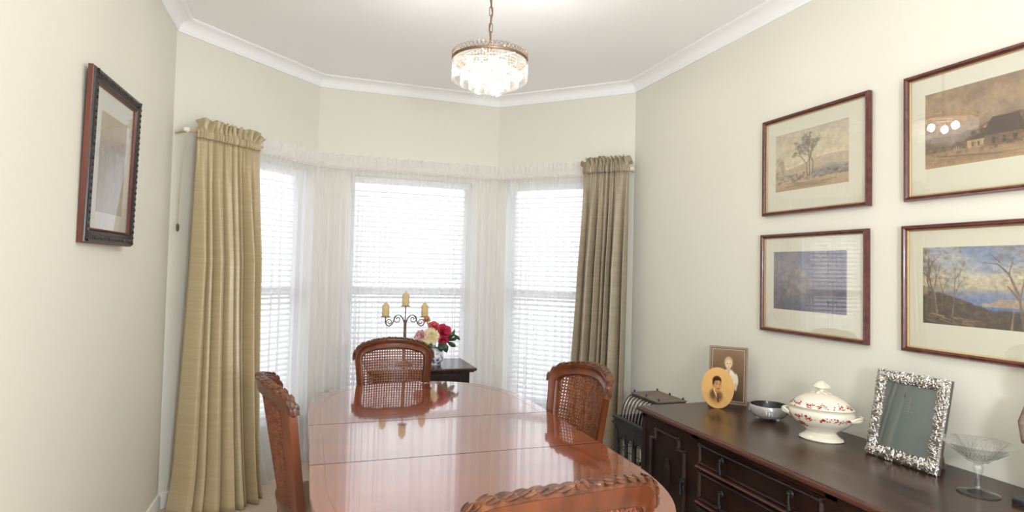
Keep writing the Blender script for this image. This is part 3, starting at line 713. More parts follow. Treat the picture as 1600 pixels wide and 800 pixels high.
class Art:
    def __init__(s, w_, h, aspect):
        s.w, s.h, s.asp = w_, h, aspect; s.u, s.v = np.meshgrid(np.linspace(0, 1, w_), np.linspace(0, 1, h)); s.im = np.zeros((h, w_, 3))
    def mix(s, m, c):
        m = np.clip(m, 0, 1)[..., None]; c = np.asarray(c, float) / (255.0 if np.max(c) > 1.5 else 1)
        s.im = s.im * (1 - m) + c * m
    def grad(s, stops):
        for k in range(3): s.im[..., k] = np.interp(s.v, [a for a, _ in stops], [c[k] / 255 for _, c in stops])
    def blob(s, x, y, rx, ry, c, a=1.0, soft=0.5):
        d = np.sqrt(((s.u - x) / rx) ** 2 + ((s.v - y) / ry) ** 2); s.mix(a * np.clip((1 - d) / soft, 0, 1), c)
    def line(s, x0, y0, x1, y1, w0, c, a=1.0, w1=None):
        w1 = w0 if w1 is None else w1; k = s.asp
        ax, ay, bx, by = x0 * k, y0, x1 * k, y1; dx, dy = bx - ax, by - ay; L = dx * dx + dy * dy + 1e-9
        t = np.clip(((s.u * k - ax) * dx + (s.v - ay) * dy) / L, 0, 1); d = np.hypot(s.u * k - ax - t * dx, s.v - ay - t * dy); wd = w0 + (w1 - w0) * t
        s.mix(a * np.clip((wd - d) / (0.006) + 0.5, 0, 1), c)
    def tree(s, x, y, ang, ln, wd, c, rs, depth=4, tips=None):
        x1 = x + math.cos(ang) * ln / s.asp; y1 = y - math.sin(ang) * ln
        s.line(x, y, x1, y1, wd, c, 0.9, wd * 0.65)
        if depth == 0:
            if tips is not None: tips.append((x1, y1))
            return
        for k in range(2 if rs.rand() < 0.75 else 3):
            s.tree(x1, y1, ang + rs.uniform(-0.75, 0.75), ln * rs.uniform(0.55, 0.85), wd * 0.62, c, rs, depth - 1, tips)
        if tips is not None and depth < 3: tips.append((x1, y1))
    def noise(s, amt, sx, sy, seed): s.im = np.clip(s.im * (1 + amt * (fbm(s.h, s.w, sx, sy, seed)[..., None] - 0.5) * 2), 0, 1)
    def squeeze(s, k=0.76):
        u = np.linspace(0, 1, s.w); q = np.where(u < k, u / k, 1 - (u - k) / k); s.im = s.im[:, np.clip((q * (s.w - 1)).astype(int), 0, s.w - 1)]; return s
    def mesh(s, name, W, H, parent, y=0.0, material=None, z0=0.0, mask=None):
        """grid in local XZ plane, centred in x, bottom at z0, front towards -Y"""
        me = bpy.data.meshes.new(name); X = (s.u - 0.5) * W; Z = z0 + (1 - s.v) * H
        co = np.stack([X, np.full_like(X, y), Z], -1).reshape(-1, 3); k = s.w
        idx = np.arange((s.h - 1) * (s.w)).reshape(s.h - 1, s.w)[:, :-1].reshape(-1)
        F = np.stack([idx, idx + k, idx + k + 1, idx + 1], -1)
        if mask is not None:
            keep = mask(s.u, s.v).reshape(-1); F = F[keep[F].all(1)]
        me.from_pydata(co.tolist(), [], F.tolist()); me.update()
        at = me.color_attributes.new('Col', 'FLOAT_COLOR', 'POINT'); im = np.clip(s.im, 0, 1); lin = np.where(im <= 0.04045, im / 12.92, ((im + 0.055) / 1.055) ** 2.4)
        at.data.foreach_set('color', np.concatenate([lin, np.ones((*lin.shape[:2], 1))], -1).reshape(-1))
        o = bpy.data.objects.new(name, me); COL.objects.link(o); me.materials.append(material or M_print); o.parent = parent
        return o
def art_tree():      # faded sepia landscape, slender trees in the middle
    A = Art(190, 126, 1.52); rs = np.random.RandomState(3)
    A.grad([(0, (196, 184, 158)), (0.3, (212, 200, 170)), (0.6, (222, 206, 172)), (0.75, (205, 184, 148)), (1, (178, 150, 118))])
    cl = fbm(126, 190, 3, 5, 1); A.mix(0.55 * np.clip((cl - 0.5) * 4, 0, 1) * (A.v < 0.6), (178, 170, 156))
    hill = 0.60 + 0.05 * np.sin(A.u * 5 + 1) - 0.07 * A.u; A.mix(0.6 * ((A.v > hill) & (A.v < 0.8)), (176, 160, 140))
    A.mix(0.8 * np.clip((A.v - (0.66 + 0.1 * (fbm(126, 190, 6, 1, 7) - 0.5))) * 14, 0, 1) * (A.u > 0.55) * (A.v < 0.84), (136, 132, 138))
    for _ in range(150):
        x = rs.rand(); y = 0.74 + 0.13 * rs.rand() - 0.02 * x; c = [(108, 92, 78), (140, 124, 104), (88, 76, 66), (186, 170, 146)][rs.randint(4)]; A.blob(x, y, rs.uniform(0.01, 0.045), rs.uniform(0.012, 0.035), c, 0.55, 0.9)
    for _ in range(40):
        x = 0.02 + 0.12 * rs.rand(); A.blob(x, 0.4 + 0.4 * rs.rand(), 0.03, 0.05, (150, 138, 118), 0.4, 0.9)
    tips = []
    for x, a, l in ((0.47, 1.68, 0.20), (0.53, 1.45, 0.22), (0.50, 1.6, 0.24)): A.tree(x, 0.80, a, l, 0.010, (98, 84, 72), rs, 4, tips)
    for x, y in tips: A.blob(x + rs.uniform(-.02, .02), y, rs.uniform(0.015, 0.035), rs.uniform(0.02, 0.045), [(128, 118, 108), (150, 140, 124), (110, 104, 100)][rs.randint(3)], 0.6, 0.9)
    for k in range(30): A.line(0.1 + 0.7 * rs.rand(), 0.86 + 0.12 * rs.rand(), 0.3 + 0.6 * rs.rand(), 0.88 + 0.1 * rs.rand(), 0.006, (128, 104, 84), 0.25)
    A.noise(0.10, 30, 20, 5); return A
def art_mist():      # misty grey-blue gorge
    A = Art(190, 126, 1.52); rs = np.random.RandomState(8)
    A.grad([(0, (112, 112, 128)), (0.3, (134, 130, 140)), (0.6, (108, 102, 110)), (1, (80, 76, 88))])
    n = fbm(126, 190, 3, 3, 12); A.mix(np.clip((n - 0.45) * 4, 0, 1) * 0.45, (150, 140, 134))
    for _ in range(70):
        A.blob(0.12 + 0.35 * rs.rand(), 0.3 + 0.55 * rs.rand(), rs.uniform(0.02, 0.07), rs.uniform(0.03, 0.10), [(156, 140, 128), (122, 112, 112), (190, 176, 160)][rs.randint(3)], 0.35, 1)
    A.mix(np.clip((A.v - 0.72 - 0.2 * (A.u - 0.5)) * 6, 0, 1) * 0.6, (96, 92, 108)); A.noise(0.16, 25, 20, 6); return A
def art_cottage():   # brown wash of thatched cottages below hills
    A = Art(210, 130, 1.6); rs = np.random.RandomState(5)
    A.grad([(0, (150, 126, 100)), (0.3, (172, 148, 118)), (0.5, (158, 138, 116)), (0.62, (138, 118, 98)), (1, (178, 150, 112))])
    cl = fbm(130, 210, 3, 4, 2); A.mix(0.7 * np.clip((cl - 0.48) * 5, 0, 1) * (A.v < 0.55), (128, 108, 92)); A.mix(0.5 * np.clip((0.42 - cl) * 5, 0, 1) * (A.v < 0.5), (198, 174, 142))
    hill = 0.60 - 0.13 * np.clip((A.u - 0.35) * 1.8, 0, 1) + 0.05 * (fbm(130, 210, 8, 1, 4) - 0.5); A.mix(0.85 * (A.v > hill) * (A.v < 0.8), (112, 92, 76))
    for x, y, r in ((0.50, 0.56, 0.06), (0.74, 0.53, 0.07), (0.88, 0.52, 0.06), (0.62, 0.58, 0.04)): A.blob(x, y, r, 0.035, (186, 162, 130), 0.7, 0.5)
    def house(x, y, wd, h, roof, wallc, rc):
        A.mix(((A.u > x) & (A.u < x + wd) & (A.v > y) & (A.v < y + h)) * 0.95, wallc)
        t = np.clip((y - A.v) / roof, 0, 1); A.mix(((A.v < y + 0.02) & (A.v > y - roof) & (A.u > x - 0.03 + 0.10 * t) & (A.u < x + wd + 0.03 - 0.06 * t)) * 0.95, rc)
        for k in range(3): A.mix(((A.u > x + wd * (0.2 + 0.28 * k)) & (A.u < x + wd * (0.30 + 0.28 * k)) & (A.v > y + h * 0.35) & (A.v < y + h * 0.85)) * 0.8, (70, 54, 44))
    house(0.44, 0.70, 0.20, 0.11, 0.11, (196, 168, 132), (96, 76, 64)); house(0.60, 0.67, 0.34, 0.16, 0.19, (120, 98, 80), (84, 68, 60)); house(0.30, 0.74, 0.08, 0.07, 0.05, (180, 152, 120), (104, 86, 70))
    for _ in range(110):
        x = rs.rand(); A.blob(x, 0.74 + 0.12 * rs.rand(), rs.uniform(0.01, 0.03), rs.uniform(0.012, 0.03), [(84, 66, 54), (128, 104, 82), (160, 132, 102)][rs.randint(3)], 0.5, 0.9)
    A.mix(np.clip((A.v - 0.86) * 9, 0, 1) * 0.85, (176, 146, 108)); A.line(0.15, 0.86, 0.75, 0.93, 0.010, (112, 88, 68), 0.7)
    for _ in range(26): A.line(rs.rand(), 0.88 + 0.1 * rs.rand(), rs.rand(), 0.88 + 0.1 * rs.rand(), 0.005, (126, 100, 76), 0.25)
    A.noise(0.12, 30, 20, 9); return A
def art_lake():      # wooded bank above a blue lake
    A = Art(230, 146, 1.6); rs = np.random.RandomState(17)
    A.grad([(0, (126, 142, 170)), (0.2, (158, 168, 184)), (0.38, (204, 198, 176)), (0.5, (196, 184, 152)), (0.58, (140, 148, 166)), (0.66, (112, 132, 166)), (0.8, (122, 138, 164)), (1, (70, 58, 50))])
    cl = fbm(146, 230, 2.5, 6, 3); A.mix(np.clip((cl - 0.5) * 4, 0, 1) * 0.7 * (A.v < 0.5), (216, 208, 190)); A.mix(np.clip((0.4 - cl) * 5, 0, 1) * 0.6 * (A.v < 0.6), (104, 124, 164))
    A.mix(0.8 * ((A.v > 0.64) & (A.v < 0.74) & (A.u > 0.60 + 1.6 * (0.74 - A.v) * (A.v < 0.7))), (186, 156, 124))
    A.mix(0.75 * ((A.v > 0.74) & (A.v < 0.80) & (A.u > 0.5)), (92, 122, 170))
    bank = 0.60 + 0.16 * np.clip((A.u - 0.28) * 2.6, 0, 1) + 0.07 * (fbm(146, 230, 9, 1, 9) - 0.5) - 0.30 * np.clip(0.25 - A.u, 0, 1)
    A.mix(np.clip((A.v - bank) * 30, 0, 1) * 0.95, (82, 68, 60))
    for _ in range(260):
        x = rs.rand(); y = rs.uniform(0.62, 1.0); b = 0.6 + 0.16 * min(1, max(0, (x - 0.28) * 2.6))
        if y > b + 0.02: A.blob(x, y, rs.uniform(0.01, 0.045), rs.uniform(0.012, 0.04), [(64, 54, 50), (104, 84, 70), (120, 94, 72), (52, 46, 46), (142, 110, 86)][rs.randint(5)], 0.5, 0.9)
    for _ in range(170):
        x = rs.rand() ** 1.8 * 0.46; y = rs.rand() * 0.62; A.blob(x, y, rs.uniform(0.012, 0.05), rs.uniform(0.015, 0.045), [(150, 124, 92), (124, 104, 84), (172, 146, 104), (104, 88, 76), (188, 164, 124)][rs.randint(5)], 0.45, 0.95)
    for _ in range(90):
        x = 0.72 + 0.3 * rs.rand(); y = rs.rand() ** 1.4 * 0.55; A.blob(x, y, rs.uniform(0.012, 0.045), rs.uniform(0.012, 0.04), [(160, 128, 88), (132, 108, 84), (176, 144, 98)][rs.randint(3)], 0.42, 0.95)
    for x, y, a, l, wd in ((0.14, 0.86, 1.75, 0.26, 0.018), (0.10, 0.84, 1.6, 0.28, 0.012), (0.20, 0.82, 1.5, 0.24, 0.010), (0.31, 0.88, 1.45, 0.26, 0.011), (0.05, 0.8, 1.5, 0.25, 0.010)): A.tree(x, y, a, l, wd, (112, 92, 78), rs, 3)
    A.line(0.155, 0.86, 0.12, 0.55, 0.009, (178, 156, 130), 0.6); A.line(0.31, 0.88, 0.335, 0.58, 0.005, (170, 150, 126), 0.6)
    A.tree(0.97, 1.0, 1.75, 0.36, 0.026, (118, 100, 90), rs, 1); A.line(0.93, 0.62, 0.84, 0.34, 0.022, (124, 106, 96), 1, 0.012); A.line(0.84, 0.34, 0.74, 0.22, 0.012, (110, 96, 90), 1, 0.006); A.line(0.74, 0.22, 0.60, 0.20, 0.006, (110, 96, 90), 1, 0.003); A.line(0.76, 0.2, 0.66, 0.08, 0.008, (110, 96, 90), 1, 0.003); A.line(0.84, 0.34, 0.88, 0.14, 0.010, (110, 96, 90), 1, 0.004)
    A.line(0.86, 1.0, 0.88, 0.76, 0.012, (168, 142, 110), 1, 0.007)
    for k in range(34):
        x = 0.45 * rs.rand(); y = 0.86 + 0.13 * rs.rand(); A.line(x, y, x + rs.uniform(0.03, 0.14), y + rs.uniform(0.0, 0.05), 0.006, [(186, 160, 132), (150, 124, 102), (96, 78, 66)][rs.randint(3)], 0.5)
    A.noise(0.16, 40, 26, 11); return A
def art_brown():     # dark brown hill study for the left wall
    A = Art(90, 120, 0.75); rs = np.random.RandomState(4)
    A.grad([(0, (150, 128, 98)), (0.25, (136, 114, 86)), (0.4, (120, 108, 96)), (1, (150, 144, 138))]); 
    for _ in range(60): A.blob(rs.rand(), 0.25 + 0.25 * rs.rand(), rs.uniform(0.04, 0.14), rs.uniform(0.02, 0.06), [(96, 82, 70), (132, 120, 108), (158, 148, 134)][rs.randint(3)], 0.5, 0.9)
    A.noise(0.1, 12, 16, 2); return A
def art_child():     # sepia studio portrait of a small child in a white dress
    A = Art(100, 140, 0.72); A.grad([(0, (132, 108, 84)), (0.5, (112, 88, 66)), (1, (84, 64, 48))]); A.noise(0.10, 3, 4, 3)
    A.blob(0.5, 1.05, 0.55, 0.40, (74, 54, 42), 0.9, 0.5)
    A.blob(0.52, 0.62, 0.27, 0.26, (226, 214, 192), 1, 0.16); A.blob(0.32, 0.62, 0.10, 0.15, (222, 208, 186), 1, 0.3); A.blob(0.74, 0.60, 0.10, 0.16, (222, 208, 186), 1, 0.3)
    A.blob(0.75, 0.72, 0.05, 0.10, (204, 178, 148), 1, 0.4); A.blob(0.30, 0.73, 0.05, 0.10, (204, 178, 148), 1, 0.4)
    A.blob(0.51, 0.42, 0.06, 0.08, (196, 170, 140), 1, 0.4); A.blob(0.51, 0.245, 0.15, 0.125, (190, 164, 128), 1, 0.25); A.blob(0.51, 0.285, 0.115, 0.105, (216, 192, 162), 1, 0.25)
    for x in (0.465, 0.56): A.blob(x, 0.275, 0.022, 0.013, (86, 62, 46), 0.95, 0.5)
    A.blob(0.515, 0.31, 0.014, 0.018, (176, 148, 118), 0.8, 0.6); A.blob(0.515, 0.345, 0.034, 0.010, (142, 96, 78), 0.9, 0.6)
    for k in range(5): A.line(0.36 + 0.07 * k, 0.55, 0.34 + 0.085 * k, 0.84, 0.006, (196, 180, 156), 0.6)
    return A
def art_man():       # sepia oval vignette of a dark haired man in jacket and tie
    A = Art(100, 130, 0.78); A.grad([(0, (214, 172, 108)), (1, (204, 158, 94))]); A.noise(0.04, 3, 4, 3)
    A.blob(0.45, 0.72, 0.27, 0.22, (120, 84, 50), 0.75, 0.7); A.blob(0.36, 0.66, 0.12, 0.16, (86, 58, 36), 0.8, 0.6); A.blob(0.57, 0.70, 0.12, 0.15, (98, 66, 40), 0.7, 0.6)
    A.line(0.44, 0.56, 0.50, 0.76, 0.05, (232, 206, 160), 0.9, 0.01); A.line(0.49, 0.63, 0.53, 0.84, 0.018, (80, 54, 36), 0.9, 0.024)
    A.blob(0.48, 0.56, 0.075, 0.09, (164, 116, 70), 1, 0.4); A.blob(0.475, 0.32, 0.155, 0.125, (56, 36, 24), 1, 0.25); A.blob(0.37, 0.39, 0.045, 0.10, (60, 40, 26), 0.95, 0.5)
    A.blob(0.50, 0.435, 0.125, 0.150, (184, 134, 84), 1, 0.18); A.blob(0.53, 0.42, 0.080, 0.100, (214, 168, 112), 0.9, 0.8); A.blob(0.365, 0.45, 0.024, 0.042, (170, 120, 74), 1, 0.4)
    A.blob(0.47, 0.285, 0.13, 0.045, (48, 30, 20), 1, 0.5)
    for x in (0.475, 0.57): A.blob(x, 0.415, 0.024, 0.012, (58, 36, 24), 0.95, 0.5); A.line(x - 0.03, 0.385, x + 0.03, 0.38, 0.008, (60, 38, 26), 0.95)
    A.line(0.535, 0.41, 0.552, 0.475, 0.008, (140, 94, 56), 0.8); A.line(0.49, 0.520, 0.565, 0.514, 0.010, (112, 64, 42), 0.95); A.line(0.50, 0.545, 0.555, 0.54, 0.006, (150, 102, 62), 0.7)
    return A

# ------------------------------------------------------------------ framed pictures
def ring_frame(mb, W, H, prof):
    """mitred frame, outer size W x H, bottom at z=0; prof = list of (inset, y)"""
    secs = []
    for d, y in prof: secs.append([(-W/2 + d, y, d), (W/2 - d, y, d), (W/2 - d, y, H - d), (-W/2 + d, y, H - d)])
    return mb.loft(secs, True, False, True)
def picture(name, label, loc, rz, W, H, fw, art, aw, ah, az, lean, matm, framem, prof, ax=0.0, slip=True, group=None):
    t = thing(name, label, 'picture', loc, (lean, 0, rz), group)
    ring_frame(MB(), W, H, prof).obj('frame', framem, t, True, 35)
    if slip: ring_frame(MB(), W - 2 * fw + 0.004, H - 2 * fw + 0.004, [(0, -0.006), (0.0, -0.011), (0.007, -0.007), (0.007, -0.004), (0, -0.003)]).obj('gilt_slip', M_gold, t).location.z = fw - 0.002
    MB().box((-W/2 + fw - 0.004, -0.004, fw - 0.004), (W/2 - fw + 0.004, -0.002, H - fw + 0.004)).obj('mat_board', matm, t)
    MB().box((-W/2 + 0.006, -0.002, 0.006), (W/2 - 0.006, 0.004, H - 0.006)).obj('backing', M_board, t)
    o = art.mesh('print', aw, ah, t, -0.0046, None, az); o.location.x = ax
    g = MB().box((-W/2 + fw - 0.003, -0.0085, fw - 0.003), (W/2 - fw + 0.003, -0.0070, H - fw + 0.003)).obj('glass', M_glass, t)
    return t
rw = [(0.0, 0.004), (0.0, -0.018), (0.003, -0.024), (0.008, -0.0225), (0.012, -0.025), (0.017, -0.021), (0.020, -0.012), (0.020, -0.003), (0.012, 0.004)]
XP = XR - 0.006
GRP = 'rosewood framed pictures on the right wall'
for nm, lab, yl, zl, art in (
    ('framed_picture', 'rosewood framed sepia landscape with slender trees, upper left of the four', 2.705, 1.828, art_tree()),
    ('framed_picture', 'rosewood framed misty grey landscape reflecting the window, above the portrait cards', 2.710, 1.198, art_mist()),
    ('framed_picture', 'rosewood framed brown cottage scene with chandelier reflection, upper right of the four', 1.868, 1.828, art_cottage().squeeze()),
    ('framed_picture', 'rosewood framed blue lake and woodland scene, above the silver photo frame', 1.874, 1.198, art_lake().squeeze())):
    W_, H_ = 0.668, 0.528; right = yl < 2
    aw, ah = (0.50, 0.308) if right else (0.466, 0.306)
    yc = yl - W_ / 2
    picture(nm, lab, (XP, yc, zl), -PI / 2, W_, H_, 0.020, art, aw, ah, 0.126, 0.008, M_matb, M_rose, rw, ax=(0.085 - (W_ - aw) / 2) if not right else 0.0, group=GRP)
# left wall picture
ew = [(0.0, 0.006), (0.0, -0.008), (0.004, -0.018), (0.012, -0.022), (0.030, -0.022), (0.036, -0.015), (0.044, -0.018), (0.052, -0.012), (0.056, -0.004), (0.03, 0.006)]
WL_, HL_ = 0.56, 0.663
tl = picture('framed_picture', 'black carved frame with grey mat and brown study on the left wall', (XL + 0.018, 2.600 + WL_ / 2, 1.562), PI / 2 - math.radians(2.2), WL_, HL_, 0.056, art_brown(), 0.30, 0.40, 0.125, 0.020, M_matg, M_ebony, ew, slip=False)
ring_frame(MB(), WL_ + 0.004, HL_ + 0.004, [(0.0, 0.006), (0.0, -0.010), (0.005, -0.013), (0.006, 0.006)]).obj('frame_side', M_redwood, tl).location.z = -0.002
ring_frame(MB(), WL_ - 0.104, HL_ - 0.104, [(0.0, -0.006), (0.0, -0.016), (0.006, -0.010), (0.006, -0.003)]).obj('inner_slip', M_redwood, tl).location.z = 0.052
cv = MB(); 
for k in range(2 * 24 + 2 * 26):   # carved relief beads along the frame face
    if k < 48: s = -1 if k < 24 else 1; q = (k % 24 + 0.5) / 24; c = ((q - 0.5) * (WL_ - 0.03), -0.022, HL_ / 2 + s * (HL_ / 2 - 0.021))
    else: j = k - 48; s = -1 if j < 26 else 1; q = (j % 26 + 0.5) / 26; c = (s * (WL_ / 2 - 0.021), -0.022, HL_ * q)
    cv.ball(c, 0.0085, 6, 4, (1, 0.55, 1), Matrix.Rotation(k * 0.9, 3, 'Y')); 
cv.obj('carved_relief', M_ebony, tl, True)

# ------------------------------------------------------------------ things on the sideboard
def card(name, label, bl, br, H, lean, art, build):
    a, b = Vector(bl), Vector(br); d = b - a; rz = math.atan2(d.y, d.x); c = (a + b) / 2
    t = thing(name, label, 'photograph', (c.x, c.y, SZ + 0.001), (lean, 0, rz)); build(t, d.length, H, art); return t
def b_card(t, W, H, art):
    MB().bbox((-W/2, 0, 0), (W/2, 0.004, H), 0.0015).obj('card_mount', M_cardp, t)
    ring_frame(MB(), W - 0.022, H - 0.022, [(0, 0.0), (0, -0.0012), (0.003, -0.0012), (0.003, 0.0)]).obj('border_line', mat('card_border', (0.07, 0.045, 0.035), 0.7), t).location.z = 0.011
    ring_frame(MB(), W - 0.034, H - 0.034, [(0, 0.0), (0, -0.0010), (0.002, -0.0010), (0.002, 0.0)]).obj('border_line', mat('card_border_pale', (0.50, 0.42, 0.33), 0.7), t).location.z = 0.017
    art.mesh('print', W - 0.038, H - 0.038, t, -0.0006, None, 0.019)
card('portrait_card', 'sepia photograph card of a small child in white, leaning on the wall', (2.172, 2.868), (2.318, 2.722), 0.318, -0.13, art_child(), b_card)
def b_oval(t, W, H, art):
    mb = MB(); mb.loft([[(W/2 * math.cos(2*PI*k/48), y, H/2 + H/2 * math.sin(2*PI*k/48)) for k in range(48)] for y in (0.0, 0.004)]); mb.obj('oval_mount', mat('tan_oval_board', (0.62, 0.37, 0.14), 0.7), t, True, 40)
    art.mesh('print', W * 0.985, H * 0.985, t, -0.0006, None, H * 0.0075, lambda u, v: ((u - .5) ** 2 + (v - .5) ** 2) < 0.249)
card('portrait_oval', 'tan oval photograph of a man in jacket and tie, propped on the child card', (2.054, 2.772), (2.178, 2.658), 0.218, -0.10, art_man(), b_oval)
# lustre bowl
t = thing('small_bowl', 'small grey lustre bowl with black inside, between the portraits and the tureen', 'bowl', (2.228, 2.455, SZ))
MB().lathe([(0.045, 0.010), (0.070, 0.016), (0.088, 0.036), (0.095, 0.060), (0.092, 0.072), (0.089, 0.074)], 40, cap=False).obj('bowl_body', M_bowl, t, True)
MB().lathe([(0.089, 0.074), (0.087, 0.066), (0.082, 0.040), (0.060, 0.024), (0.003, 0.020)], 40, cap=False).obj('bowl_lining', M_bowlin, t, True, 60)
for k in range(3):
    a = k * 2 * PI / 3 + 0.6; MB().ball((0.055 * math.cos(a), 0.055 * math.sin(a), 0.009), 0.009, 8, 6).obj('foot', M_bowl, t, True)
hb = MB()
for a in (3.9, 4.05, 5.75, 5.9, 2.2): hb.tube([(0.093 * math.cos(a + q * 0.1), 0.093 * math.sin(a + q * 0.1), 0.045 + 0.012 * math.sin(q * 6)) for q in (-0.8, -0.4, 0, 0.4, 0.8)], 0.004, 6)
hb.obj('moulded_ornament', M_bowl, t, True)
# tureen
tr = thing('lidded_tureen', 'ivory porcelain soup tureen with lid and dark red flower print', 'tureen', (2.195, 2.100, SZ), (0, 0, math.radians(-58)))
tr.scale = (0.90, 0.90, 0.93)
prof = [(0.098, 0.0), (0.102, 0.004), (0.099, 0.012), (0.078, 0.024), (0.068, 0.036), (0.074, 0.046), (0.104, 0.062), (0.136, 0.088), (0.150, 0.115), (0.151, 0.132), (0.143, 0.142), (0.147, 0.150), (0.140, 0.152)]
SYT = 0.74
MB().lathe(prof, 56, (0, 0, 0), 1, SYT).obj('tureen_body', M_porc, tr, True, 50)
lid = [(0.142, 0.152), (0.149, 0.155), (0.147, 0.160), (0.130, 0.170), (0.122, 0.181), (0.096, 0.200), (0.060, 0.214), (0.030, 0.222), (0.016, 0.226)]
lo = MB().lathe(lid, 56, (0, 0, 0), 1, SYT).obj('lid', M_porc, tr, True, 50)
MB().lathe([(0.018, 0.222), (0.015, 0.238), (0.030, 0.243), (0.042, 0.249), (0.041, 0.255), (0.030, 0.264), (0.016, 0.275), (0.003, 0.280)], 20).obj('knob', M_porc, lo, True)
lv = MB()
for k in range(6):
    a = k * PI / 3; lv.tube([((0.010 + 0.036 * q) * math.cos(a + 0.25 * q), (0.010 + 0.036 * q) * math.sin(a + 0.25 * q) * 0.85, 0.232 - 0.013 * q) for q in (0, 0.3, 0.6, 0.85, 1)], [0.003, 0.008, 0.011, 0.008, 0.002], 8, flat=0.4)
lv.obj('knob_leaves', M_porc, lo, True)
def rim_r(prof, z):
    for (r0, z0), (r1, z1) in zip(prof[:-1], prof[1:]):
        if z0 <= z <= z1: return r0 + (r1 - r0) * (z - z0) / (z1 - z0 + 1e-9)
    return prof[-1][0]
for s in (-1, 1):
    h = MB()
    for q in (-1, 1): h.tube([(s * (0.138 + 0.042 * math.sin(PI * k / 8)), -0.044 + 0.011 * k, 0.112 + 0.010 * math.sin(PI * k / 8) + q * 0.006 * math.sin(2 * PI * k / 8)) for k in range(9)], 0.0075, 8)
    h.obj('twisted_handle', M_porc, tr, True)
rs_ = random.Random(4)
def sprigs(prof, zc, a0, a1, n, spread, name, parent, dens=20):
    mb = MB()
    for k in range(n):
        ac = a0 + (a1 - a0) * (k + 0.5) / n + rs_.uniform(-0.08, 0.08)
        for j in range(dens):
            a = ac + rs_.gauss(0, spread); z = zc + rs_.gauss(0, 0.0055); r = rim_r(prof, z) + 0.0006; s = rs_.uniform(0.0014, 0.0034); tw = rs_.uniform(0, PI)
            P = Vector((r * math.cos(a), r * SYT * math.sin(a), z)); tg = Vector((-math.sin(a), SYT * math.cos(a), 0)).normalized()
            r2 = rim_r(prof, z + 0.003) + 0.0006; up = (Vector((r2 * math.cos(a), r2 * SYT * math.sin(a), z + 0.003)) - P).normalized(); nn = tg.cross(up)
            if nn.x * P.x + nn.y * P.y < 0: nn = -nn
            mb.add([P + (tg * math.cos(q + tw) * s * (1.7 if abs(math.cos(q)) > 0.5 else 1) + up * math.sin(q + tw) * s) + nn * 0.0006 for q in [2*PI*i/6 for i in range(6)]], [(0, 1, 2, 3, 4, 5)])
    tag(mb.obj(name, M_red, parent), kind='stuff')
sprigs(prof, 0.112, 2.9, 6.0, 7, 0.10, 'flower_print', tr); sprigs(prof, 0.078, 3.9, 4.5, 1, 0.10, 'flower_print', tr, 45); sprigs(lid, 0.170, 2.6, 6.3, 7, 0.12, 'flower_print', lo, 20)
# silver photo frame
sf = thing('photo_frame', 'ornate silver photo frame with dark empty glass standing on the sideboard', 'photo frame', (2.213, 1.738, SZ + 0.004), (-0.21, 0, -PI / 2))
WF, HF = 0.300, 0.350
ring_frame(MB(), WF, HF, [(0.0, 0.010), (0.0, -0.004), (0.006, -0.012), (0.022, -0.016), (0.040, -0.010), (0.046, 0.0), (0.046, 0.006), (0.02, 0.010)]).obj('frame', M_silverd, sf, True, 35)
rl = MB(); rr = random.Random(9)
def relief(x, z):
    k = rr.random(); R = Matrix.Rotation(rr.uniform(0, PI), 3, 'Y'); d = min(x + WF/2, WF/2 - x, z, HF - z); y = -0.015 + 0.010 * abs(d - 0.022) / 0.022
    rl.ball((x, y, z), 1, 6, 4, (rr.uniform(0.007, 0.013), 0.0042, rr.uniform(0.0026, 0.0046)), R)
for k in range(1000):
    if rr.random() < 0.5: x = rr.uniform(-WF/2 + 0.004, WF/2 - 0.004); z = rr.choice([rr.uniform(0.003, 0.042), HF - rr.uniform(0.003, 0.042)])
    else: z = rr.uniform(0.004, HF - 0.004); x = rr.choice([-1, 1]) * (WF/2 - rr.uniform(0.003, 0.042))
    relief(x, z)
rl.obj('embossed_leaves', M_silver, sf, True, 60)
MB().box((-WF/2 + 0.044, -0.001, 0.044), (WF/2 - 0.044, 0.001, HF - 0.044)).obj('backing_paper', mat('dark_green_paper', (0.085, 0.115, 0.115), 0.5, noise=((3, 3, 2), (0.16, 0.20, 0.19), 0.3, 0.8, 2)), sf)
em = MB()  # pale strokes drawn in place of a faint reflection in the glass
for k in range(5):
    for sg in (-1, 1): em.tube([(0.004 * (k % 2), -0.0018, 0.205 + 0.011 * k), (sg * (0.020 - 0.003 * k), -0.0018, 0.199 + 0.011 * k)], 0.0010, 4)
em.tube([(0, -0.0018, 0.190), (0.004, -0.0018, 0.26)], 0.0010, 4)
em.obj('reflection_strokes', mat('faint_reflection', (0.24, 0.23, 0.19), 0.5), sf)
MB().box((-WF/2 + 0.045, -0.0060, 0.045), (WF/2 - 0.045, -0.0045, HF - 0.045)).obj('glass', M_glass, sf)
MB().box((-WF/2 + 0.008, 0.009, 0.008), (WF/2 - 0.008, 0.013, HF - 0.008)).obj('back_board', M_board, sf)
es = MB(); es.add([(0.02, 0.022, 0.24), (0.075, 0.022, 0.24), (0.085, 0.125, 0.028), (0.035, 0.125, 0.028), (0.02, 0.026, 0.24), (0.075, 0.026, 0.24), (0.085, 0.129, 0.028), (0.035, 0.129, 0.028)], [(0,1,2,3),(7,6,5,4),(0,4,5,1),(1,5,6,2),(2,6,7,3),(3,7,4,0)]); es.obj('easel_leg', M_board, sf)
